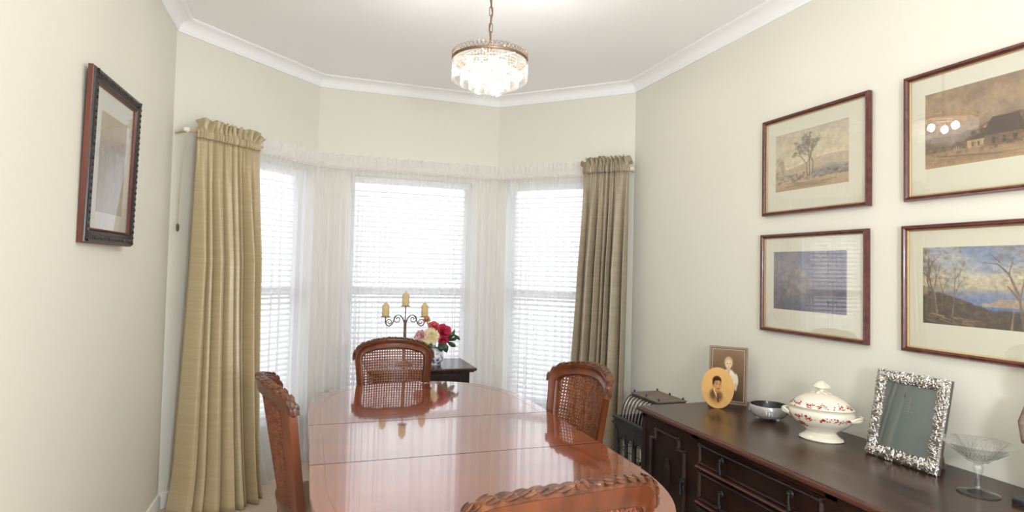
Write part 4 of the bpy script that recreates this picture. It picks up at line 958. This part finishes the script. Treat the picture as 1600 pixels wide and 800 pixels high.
# cut glass compote
M_gls = mat_glass('clear_cut_glass', (0.93, 0.94, 0.94), 1.6, 1.8)
cg = thing('glass_compote', 'cut glass compote dish on a baluster stem beside the silver frame', 'glass', (2.180, 1.428, SZ))
MB().lathe([(0.060, 0.0), (0.061, 0.003), (0.050, 0.007), (0.016, 0.014), (0.010, 0.022)], 40).obj('foot', M_gls, cg, True, 60)
MB().lathe([(0.010, 0.022), (0.008, 0.035), (0.009, 0.060), (0.015, 0.084), (0.016, 0.092), (0.012, 0.100), (0.018, 0.108)], 24).obj('stem', M_gls, cg, True, 60)
MB().lathe([(0.012, 0.106), (0.034, 0.112), (0.048, 0.126), (0.075, 0.148), (0.106, 0.170), (0.1085, 0.172), (0.106, 0.174), (0.074, 0.153), (0.046, 0.131), (0.032, 0.118), (0.004, 0.114)], 48).obj('dish', M_gls, cg, True, 60)
cc = MB()
for k in range(40):
    a = 2 * PI * k / 40
    for s in (-1, 1):
        cc.tube([((r) * math.cos(a + s * q), (r) * math.sin(a + s * q), z) for r, z, q in ((0.052, 0.1285, 0), (0.068, 0.1405, 0.10), (0.084, 0.153, 0.18))], 0.0011, 4)
cc.obj('cut_pattern', M_gls, cg, True)
# carved wooden figure at the right edge
fg = thing('carved_figure', 'weathered carved wooden figure on a black base at the right picture edge', 'sculpture', (2.275, 1.235, SZ))
MB().bbox((-0.075, -0.075, 0.0), (0.075, 0.105, 0.018), 0.004).obj('plinth', M_black, fg)
secs = []
for z, rx, ry, cx, cyy in ((0.015, 0.045, 0.040, 0, 0), (0.06, 0.048, 0.045, 0, 0), (0.13, 0.055, 0.062, 0, 0.0), (0.17, 0.062, 0.078, 0, 0.0), (0.20, 0.066, 0.086, 0, 0), (0.235, 0.062, 0.082, 0, 0), (0.265, 0.060, 0.078, 0, 0), (0.295, 0.066, 0.080, 0, 0), (0.325, 0.070, 0.092, 0, 0), (0.340, 0.066, 0.094, 0, 0), (0.352, 0.050, 0.070, 0, 0), (0.358, 0.040, 0.060, 0, 0)):
    secs.append([(cx + rx * math.cos(2*PI*j/20) * (1 + 0.06 * math.sin(3*j)), cyy + ry * math.sin(2*PI*j/20) * (1 + 0.05 * math.cos(5*j)), z) for j in range(20)])
MB().loft(secs).obj('body', M_stat, fg, True, 60)
hd = MB(); hd.ball((0, 0.015, 0.405), 1, 18, 12, (0.055, 0.062, 0.062)); hd.ball((-0.052, 0.02, 0.400), 1, 8, 6, (0.012, 0.010, 0.016)); hd.obj('head', M_stat, fg, True)
for s in (-1, 1): MB().tube([(-0.01, s * 0.078, 0.32), (-0.03, s * 0.090, 0.26), (-0.055, s * 0.070, 0.21), (-0.068, s * 0.025, 0.205)], [0.022, 0.020, 0.017, 0.014], 10).obj('arm', M_stat, fg, True)

# ------------------------------------------------------------------ birdcage between sideboard and corner
BX0, BX1, BY0, BY1 = 1.800, 2.165, 2.925, 3.265
bc = thing('birdcage', 'black wooden birdcage with wire vault and studded lid behind the sideboard', 'birdcage', ((BX0 + BX1) / 2, (BY0 + BY1) / 2, 0))
hx, hy = (BX1 - BX0) / 2, (BY1 - BY0) / 2
MB().bbox((-hx, -hy, 0.0), (hx, hy, 0.10), 0.006).obj('base', M_black, bc)
MB().box((-hx + 0.03, -hy + 0.03, 0.10), (hx - 0.03, hy - 0.03, 0.112)).obj('cage_floor', M_cagedark, bc)
ZT = 0.630
for sx in (-1, 1):
    for sy in (-1, 1): MB().bbox((sx * hx - (0.03 if sx > 0 else 0), sy * hy - (0.03 if sy > 0 else 0), 0.10), (sx * hx + (0.03 if sx < 0 else 0), sy * hy + (0.03 if sy < 0 else 0), ZT - 0.06), 0.003).obj('post', M_black, bc)
def frame4(z0, z1, e, wd):
    mb = MB(); mb.box((-hx - e, -hy - e, z0), (-hx - e + wd, hy + e, z1)); mb.box((hx + e - wd, -hy - e, z0), (hx + e, hy + e, z1)); mb.box((-hx - e + wd, -hy - e, z0), (hx + e - wd, -hy - e + wd, z1)); mb.box((-hx - e + wd, hy + e - wd, z0), (hx + e - wd, hy + e, z1)); return mb
frame4(ZT - 0.075, ZT - 0.045, 0.0, 0.02).obj('frieze', M_black, bc); frame4(ZT - 0.045, ZT - 0.034, 0.012, 0.035).obj('lower_ledge', M_black, bc); frame4(ZT - 0.034, ZT - 0.010, 0.004, 0.024).obj('tray_side', M_black, bc); frame4(ZT - 0.010, ZT, 0.010, 0.030).obj('tray_rim', M_black, bc)
MB().box((-hx + 0.02, -hy + 0.02, ZT - 0.05), (hx - 0.02, hy - 0.02, ZT - 0.045)).obj('tray_floor', M_cagedark, bc)
def arch_panel(L, put, name):       # pierced arcade: three pointed arches under the frieze
    n = 3; cw = L / n; mb = MB(); zt = ZT - 0.07; 
    for k in range(n):
        c = -L / 2 + cw * (k + 0.5); r = cw / 2 - 0.012; N = 12; zsp = zt - 0.075
        top = [(c - cw / 2 + cw * j / N, zt) for j in range(N + 1)]
        low = [(c - r * math.cos(PI * j / N), zsp + r * 1.15 * math.sin(PI * j / N)) for j in range(N + 1)]; low[0] = (c - r, zsp); low[-1] = (c + r, zsp)
        for j in range(N):
            q = [top[j], top[j + 1], low[j + 1], low[j]]; mb.add([put(s, z, d) for d in (0, 0.012) for s, z in q], [(0,1,2,3),(7,6,5,4),(0,4,5,1),(2,6,7,3),(1,5,6,2),(3,7,4,0)])
        for e in (-1, 1):
            a, b = sorted((c + e * r, c + e * cw / 2)); mb.add([put(s, z, d) for d in (0, 0.012) for s, z in ((a, 0.33), (b, 0.33), (b, zsp), (a, zsp))], [(0,1,2,3),(7,6,5,4),(0,4,5,1),(2,6,7,3),(1,5,6,2),(3,7,4,0)])
    return mb.obj(name, M_black, bc)
arch_panel(2 * hy - 0.06, lambda s, z, d: (-hx + 0.006 + d, s, z), 'arcade'); arch_panel(2 * hx - 0.06, lambda s, z, d: (s, -hy + 0.006 + d, z), 'arcade')
arch_panel(2 * hy - 0.06, lambda s, z, d: (hx - 0.006 - d, s, z), 'arcade'); arch_panel(2 * hx - 0.06, lambda s, z, d: (s, hy - 0.006 - d, z), 'arcade')
frame4(0.315, 0.335, 0.0, 0.02).obj('mid_rail', M_black, bc)
for L, f in ((hy, lambda s: (-hx + 0.022, s)), (hy, lambda s: (hx - 0.022, s)), (hx, lambda s: (s, -hy + 0.022)), (hx, lambda s: (s, hy - 0.022))):
    for k in range(11):
        s = (k / 10 - 0.5) * 2 * (L - 0.035); x, y = f(s); MB().tube([(x, y, 0.10), (x, y, ZT - 0.045)], 0.0024, 6).obj('wire_bar', M_wire, bc)
for z in (0.44, 0.50): 
    mb = MB()
    for y in (-hy + 0.022, hy - 0.022): mb.tube([(-hx + 0.02, y, z), (hx - 0.02, y, z)], 0.002, 6)
    for x in (-hx + 0.022, hx - 0.022): mb.tube([(x, -hy + 0.02, z), (x, hy - 0.02, z)], 0.002, 6)
    mb.obj('cross_wire', M_iron, bc)
lx0, lx1, ly0, ly1 = -0.095, 0.088, -0.165, 0.125; zl = 0.772
MB().bbox((lx0, ly0, zl - 0.022), (lx1, ly1, zl - 0.004), 0.003).obj('lid_board', M_black, bc)
MB().bbox((lx0 - 0.004, ly0 - 0.004, zl - 0.004), (lx1 + 0.004, ly1 + 0.004, zl + 0.004), 0.002).obj('lid_top', M_cagetop, bc)
for x in (lx0 + 0.012, lx1 - 0.012):
    for y in (ly0 + 0.012, (ly0 + ly1) / 2, ly1 - 0.012): MB().lathe([(0.004, 0.0), (0.003, 0.004), (0.007, 0.009), (0.006, 0.014), (0.001, 0.017)], 10, (x, y, zl + 0.003)).obj('stud', M_black, bc, True)
for k in range(17):                  # barrel vault wires
    y = -hy + 0.03 + (2 * hy - 0.06) * k / 16
    for s in (-1, 1):
        x1 = lx0 + 0.01 if s < 0 else lx1 - 0.01; x0 = s * (hx - 0.025); pts = []
        for j in range(9):
            q = PI / 2 * j / 8; pts.append((x1 + (x0 - x1) * math.cos(q), y, ZT - 0.045 + (zl - 0.018 - ZT + 0.045) * math.sin(q)))
        MB().tube(pts, 0.0030, 6).obj('vault_wire', M_wire if k % 2 else M_iron, bc, True)

# ------------------------------------------------------------------ side table before the middle window
EZ = 0.765; EX0, EX1, EY0, EY1 = 0.42, 1.212, 4.285, 4.80
st = thing('side_table', 'small dark wooden side table with moulded top before the middle window', 'table', ((EX0 + EX1) / 2, (EY0 + EY1) / 2, 0))
ex, ey = (EX1 - EX0) / 2, (EY1 - EY0) / 2
secs = []
for d, z in ((0.020, EZ - 0.032), (0.016, EZ - 0.024), (0.004, EZ - 0.018), (0.0, EZ - 0.008), (0.004, EZ)): secs.append([(-ex + d, -ey + d, z), (ex - d, -ey + d, z), (ex - d, ey - d, z), (-ex + d, ey - d, z)])
MB().loft(secs).obj('table_top', M_oaktop, st)
fr = MB(); fr.box((-ex + 0.045, -ey + 0.045, EZ - 0.16), (ex - 0.045, ey - 0.045, EZ - 0.032)); fr.obj('apron', M_oak, st)
d = MB().bbox((-ex + 0.12, -ey + 0.038, EZ - 0.145), (ex - 0.12, -ey + 0.046, EZ - 0.05), 0.003).obj('drawer', M_oak, st)
MB().lathe([(0.010, 0), (0.006, 0.008), (0.013, 0.016), (0.010, 0.024), (0.002, 0.026)], 12).obj('knob', M_oak, d, True)
k_ = d.children[0]; k_.rotation_euler = (PI / 2, 0, 0); k_.location = (0, -ey + 0.038, EZ - 0.10)
for sx in (-1, 1):
    for sy in (-1, 1):
        MB().lathe([(0.020, EZ - 0.16), (0.024, 0.55), (0.016, 0.53), (0.024, 0.48), (0.022, 0.30), (0.015, 0.26), (0.024, 0.22), (0.022, 0.14), (0.014, 0.10), (0.022, 0.05), (0.014, 0.0)], 14, (sx * (ex - 0.07), sy * (ey - 0.07), 0)).obj('leg', M_oak, st, True)

# candelabra and its three candles
CXX, CYY = 0.713, 4.55
cdl = thing('candelabra', 'wrought metal candelabra with scrolled arms on the side table', 'candle holder', (CXX, CYY, EZ))
MB().lathe([(0.070, 0.0), (0.072, 0.006), (0.050, 0.014), (0.024, 0.022), (0.013, 0.035)], 24).obj('base', M_rust, cdl, True)
MB().tube([(0, 0, 0.03), (0, 0, 0.335)], [0.012, 0.011], 12).obj('stem', M_rust, cdl, True)
MB().tube([(0, 0, 0.33), (0, 0, 0.437)], 0.004, 8).obj('spike', M_pew, cdl, True)
def spiral(c, r0, r1, a0, turns, n=22): return [(c[0] + (r0 + (r1 - r0) * k / n) * math.cos(a0 + turns * 2 * PI * k / n), 0, c[1] + (r0 + (r1 - r0) * k / n) * math.sin(a0 + turns * 2 * PI * k / n)) for k in range(n + 1)]
for s in (-1, 1):
    main = [(0.008, 0.315), (0.018, 0.345), (0.036, 0.368), (0.058, 0.372), (0.076, 0.358), (0.086, 0.330), (0.098, 0.302), (0.118, 0.288), (0.138, 0.296), (0.148, 0.318), (0.147, 0.345), (0.147, 0.357)]
    arm = MB().tube([(s * x, 0, z) for x, z in main], 0.0045, 8).obj('arm', M_pew, cdl, True)
    for c, r0, a0, tn in (((0.058, 0.340), 0.030, 1.2, -1.25), ((0.118, 0.316), 0.028, -1.0, 1.2)):
        sp = spiral(c, r0, 0.006, a0, tn); MB().tube([(s * x, y, z) for x, y, z in sp], 0.0035, 6).obj('scroll', M_pew, arm, True)
for x, z in ((0, 0.437), (-0.147, 0.357), (0.147, 0.357)):
    MB().lathe([(0.006, -0.004), (0.034, -0.001), (0.038, 0.003), (0.033, 0.003), (0.004, 0.002)], 20, (x, 0, z)).obj('drip_plate', M_pew, cdl, True)
for x, z, lab in ((0, 0.440, 'tall middle ivory pillar candle with pointed top, highest on the candelabra'), (-0.147, 0.360, 'ivory pillar candle with pointed top on the left arm of the candelabra'), (0.147, 0.360, 'ivory pillar candle with pointed top on the right arm of the candelabra, above the flowers')):
    c = thing('pillar_candle', lab, 'candle', (CXX + x, CYY, EZ + z + 0.001), (0, 0, 0), 'pillar candles on the candelabra')
    MB().lathe([(0.026, 0.0), (0.027, 0.003), (0.027, 0.078), (0.024, 0.084), (0.010, 0.101), (0.004, 0.104)], 20).obj('wax', M_wax, c, True, 50)
    MB().tube([(0, 0, 0.102), (0.001, 0, 0.113)], 0.0015, 6).obj('wick', M_wick, c)

# vase and flowers
M_delft = mat('blue_and_white_glaze', (0.80, 0.82, 0.84), 0.12, coat=0.4, noise=((38, 38, 38), (0.05, 0.09, 0.28), 0.50, 0.60, 3))
vx, vy = 0.945, 4.50
vs_ = thing('flower_vase', 'blue and white porcelain vase of flowers on the side table', 'vase', (vx, vy, EZ))
MB().lathe([(0.038, 0.0), (0.040, 0.006), (0.034, 0.012), (0.050, 0.030), (0.058, 0.055), (0.054, 0.085), (0.040, 0.108), (0.036, 0.118), (0.043, 0.128), (0.040, 0.128), (0.033, 0.116), (0.030, 0.09)], 32).obj('vase_body', M_delft, vs_, True)
rf = random.Random(12)
def petal_flower(name, label, pos, R, c1, c2, layers, npet, ruffle, face):
    fl = thing(name, label, 'flower', (vx, vy, EZ + 0.10), (0, 0, 0), 'flowers in the blue and white vase')
    P = Vector(pos) - Vector((vx, vy, EZ + 0.10)); fm = mat(name + '_petals', c1, 0.6, noise=((60, 60, 60), c2, 0.35, 0.65, 3)); fz = Vector(face).normalized(); Q = fz.to_track_quat('Z', 'Y')
    MB().tube([(0.002 * math.copysign(1, P.x), 0, -0.04), (P.x * 0.25, P.y * 0.25, 0.035), tuple(P - fz * R * 0.3)], 0.003, 6).obj('stem', M_stem, fl, True)
    for L in range(layers):
        for k in range(npet - L):
            a = 2 * PI * (k + 0.5 * L) / (npet - L) + rf.uniform(-0.2, 0.2); op = (0.25 + 0.75 * (L / max(1, layers - 1))) if layers > 1 else 0.5; size = R * (1.0 - 0.10 * L) * rf.uniform(0.85, 1.1); elev = 0.1 + 1.05 * op
            def pf(u, v):
                wd = size * 0.52 * math.sin(PI * (0.12 + 0.80 * v) ** 0.9) * (1 + ruffle * 0.15 * math.sin(9 * u)); x = (u - 0.5) * 2 * wd; q = v * size; bend = elev + 0.5 * (1 - v)
                r = q * math.cos(elev) + 0.003; z = q * math.sin(elev) - 0.20 * size * v * v * (1 - op) + ruffle * 0.004 * math.sin(7 * u + 5 * v) - 0.35 * (x * x) / max(size, 1e-6) * -1
                p = Vector((r * math.cos(a) - x * math.sin(a), r * math.sin(a) + x * math.cos(a), z - R * 0.3)); p = Q @ p + P
                return tuple(p)
            MB().grid(5, 5, pf).obj('petal', fm, fl, True, 180)
    return fl
F = lambda px, dy, z: (px, 4.50 + dy, z)
petal_flower('peony', 'large cream ruffled flower at the front of the vase', F(0.895, -0.055, 0.985), 0.070, (0.74, 0.62, 0.36), (0.86, 0.78, 0.55), 5, 12, 1.0, (-0.15, -1, 0.35))
petal_flower('peony', 'large crimson flower at the right of the vase', F(1.000, -0.030, 1.010), 0.075, (0.42, 0.010, 0.045), (0.58, 0.045, 0.10), 4, 10, 0.4, (0.35, -1, 0.45))
petal_flower('peony', 'coral pink flower above the cream one', F(0.925, -0.010, 1.060), 0.052, (0.62, 0.09, 0.11), (0.74, 0.20, 0.18), 3, 8, 0.2, (0, -0.7, 0.8))
petal_flower('peony', 'pale pink and magenta flower at the left of the vase', F(0.820, -0.030, 0.985), 0.055, (0.50, 0.10, 0.22), (0.82, 0.62, 0.56), 4, 9, 0.6, (-0.5, -1, 0.3))
petal_flower('peony', 'small pink and ochre bud, topmost in the vase', F(0.868, 0.005, 1.105), 0.034, (0.58, 0.16, 0.16), (0.62, 0.42, 0.16), 2, 6, 0.1, (-0.2, -0.5, 1))
petal_flower('peony', 'small deep magenta flower low on the right of the vase', F(0.985, -0.060, 0.950), 0.045, (0.36, 0.008, 0.06), (0.48, 0.03, 0.10), 3, 8, 0.3, (0.2, -1, 0.0))
def leafspray(label, pts):
    lt = thing('leaf_spray', label, 'leaves', (vx, vy, EZ + 0.10), (0, 0, 0), 'leaves in the blue and white vase')
    for (p, q, wd) in pts:
        p = Vector(p) - Vector((vx, vy, EZ + 0.10)); q = Vector(q) - Vector((vx, vy, EZ + 0.10)); d = q - p; sd = d.cross(Vector((0, 1, 0.3))).normalized()
        def lf2(u, v): return tuple(p + d * v + sd * (u - 0.5) * 2 * wd * math.sin(PI * (0.05 + 0.93 * v)) + Vector((0, -0.03 * math.sin(PI * v) + 0.012 * abs(u - 0.5), 0)))
        MB().grid(4, 8, lf2).obj('leaf', M_leaf, lt, True, 180)
    MB().tube([(0.004, 0.01, -0.04), (0.02, 0.0, 0.02), tuple(Vector(pts[0][0]) - Vector((vx, vy, EZ + 0.10)))], 0.0025, 6).obj('stem', M_stem, lt, True)
leafspray('dark green leaves curling out at the right of the vase', [((1.02, 4.46, 0.955), (1.075, 4.44, 1.035), 0.016), ((1.03, 4.45, 0.95), (1.105, 4.44, 0.985), 0.015), ((1.02, 4.45, 0.94), (1.085, 4.44, 0.905), 0.018), ((1.06, 4.44, 1.0), (1.115, 4.43, 0.955), 0.012)])
leafspray('dark green leaves drooping over the front of the vase', [((0.975, 4.43, 0.945), (1.01, 4.41, 0.865), 0.024), ((0.95, 4.44, 0.93), (0.975, 4.42, 0.87), 0.018), ((0.90, 4.44, 0.94), (0.87, 4.43, 0.89), 0.016)])

# ------------------------------------------------------------------ chandelier
HX, HY = 0.822, 2.823; ZRM = 2.533; RC = 0.183
ch = thing('chandelier', 'round crystal bead chandelier with brass rim hanging on a chain', 'chandelier', (HX, HY, HZ))
zr = ZRM - HZ
MB().lathe([(0.055, 0.0), (0.058, -0.006), (0.048, -0.020), (0.022, -0.034), (0.008, -0.040)], 28).obj('ceiling_rose', M_brass, ch, True)
zt_ = -0.036; zbm = zr + 0.098; nl = 8; hl = (zt_ - zbm) / nl
for k in range(nl):
    zc = zt_ - hl * (k + 0.5); h2 = hl / 2 + 0.003; wl = 0.0085; pts = []
    for j in range(20):
        a = 2 * PI * j / 20; x = wl * math.cos(a); z = math.copysign(h2 - wl, math.sin(a)) + wl * math.sin(a); pts.append((x, 0, zc + z) if k % 2 == 0 else (0, x, zc + z))
    MB().tube(pts, 0.0022, 6, True).obj('chain_link', M_brass, ch, True)
MB().tube([(0.006 * math.sin(k * 1.1), 0.005 * math.cos(k * 1.1), zt_ + 0.01 + (zr + 0.03 - zt_) * k / 14) for k in range(15)], 0.0026, 6).obj('flex', M_cord, ch, True)
for s in (-1, 1): MB().tube([(0, 0, zbm + 0.006), (s * 0.012, 0, zbm - 0.03), (s * 0.012, 0, zr + 0.02)], 0.0022, 6).obj('hanger', M_brass, ch, True)
fr = MB(); fr.lathe([(RC + 0.002, zr - 0.008), (RC + 0.006, zr - 0.003), (RC + 0.006, zr + 0.004), (RC, zr + 0.008), (RC - 0.004, zr + 0.004), (RC - 0.004, zr - 0.006)], 64, cap=False); fr.obj('rim', M_brass, ch, True)
sp = MB()
for k in range(6): a = k * PI / 3; sp.tube([(0, 0, zr + 0.02), (RC * math.cos(a), RC * math.sin(a), zr)], 0.003, 6)
for r in (0.135, 0.088, 0.044): sp.tube([(r * math.cos(2*PI*k/36), r * math.sin(2*PI*k/36), zr + 0.004) for k in range(36)], 0.0025, 5, True)
sp.obj('inner_frame', M_brass, ch, True)
gl = MB()
for k in range(56):
    a = 2 * PI * k / 56; pts = []
    for j in range(8): q = 2 * PI * j / 8; pts.append(((RC + 0.003) * math.cos(a + 0.045 * math.cos(q)), (RC + 0.003) * math.sin(a + 0.045 * math.cos(q)), zr + 0.020 + 0.011 * math.sin(q)))
    gl.tube(pts, 0.0016, 4, True)
tag(gl.obj('filigree_gallery', M_brass, ch), kind='stuff')
ico = bmesh.new(); bmesh.ops.create_icosphere(ico, subdivisions=1, radius=1); ico.verts.index_update(); IV = [v.co.copy() for v in ico.verts]; IF = [[v.index for v in f.verts] for f in ico.faces]; ico.free()
def tier(R, z1, z0, br, name):
    mb = MB(); n = int(2 * PI * R / (br * 2.25)); m_ = max(1, int((z1 - z0) / (br * 2.05)))
    for k in range(n):
        a = 2 * PI * k / n
        for j in range(m_):
            c = Vector((R * math.cos(a), R * math.sin(a), z1 - (j + 0.5) * br * 2.05)); mb.add([c + v * br for v in IV], IF)
        c = Vector((R * math.cos(a), R * math.sin(a), z1 - m_ * br * 2.05 - br * 1.2)); mb.add([c + Vector((v.x * br * 1.1, v.y * br * 1.1, v.z * br * 1.7)) for v in IV], IF)
    tag(mb.obj(name, M_cryst, ch), kind='stuff')
tier(RC - 0.001, zr - 0.008, zr - 0.100, 0.0066, 'crystal_tier'); tier(0.140, zr - 0.060, zr - 0.122, 0.0066, 'crystal_tier'); tier(0.098, zr - 0.090, zr - 0.140, 0.0066, 'crystal_tier'); tier(0.056, zr - 0.110, zr - 0.152, 0.0066, 'crystal_tier'); tier(0.020, zr - 0.125, zr - 0.160, 0.0066, 'crystal_tier')
for k in range(3):
    a = 2 * PI * k / 3 + 0.5; x, y = 0.075 * math.cos(a), 0.075 * math.sin(a)
    b = MB(); b.ball((x, y, zr - 0.045), 0.020, 12, 8, (1, 1, 1.25)); b.obj('bulb', M_bulb, ch, True)
    MB().lathe([(0.010, zr - 0.022), (0.012, zr - 0.005), (0.012, zr + 0.006)], 12, (x, y, 0)).obj('lamp_holder', M_brass, ch, True)
# ------------------------------------------------------------------ added fill lamp, unseen behind the camera, to brighten the room
fl_ = thing('fill_lamp', 'added fill lamp, opal globe on a brass pole, out of view behind the camera', 'lamp', (0.55, -0.72, 0))
MB().lathe([(0.15, 0.0), (0.15, 0.012), (0.03, 0.03), (0.012, 0.05)], 28).obj('base', M_brass, fl_, True)
MB().tube([(0, 0, 0.03), (0, 0, 1.50)], 0.010, 10).obj('pole', M_brass, fl_, True)
MB().lathe([(0.02, 1.46), (0.05, 1.485), (0.05, 1.50)], 24).obj('fitting', M_brass, fl_, True)
MB().lathe([(0.05, 1.495), (0.11, 1.52), (0.152, 1.58), (0.155, 1.64), (0.12, 1.71), (0.05, 1.745), (0.01, 1.75)], 32).obj('opal_shade', mat_emit('fill_lamp_glow', (0.97, 0.99, 1.0), 94), fl_, True)
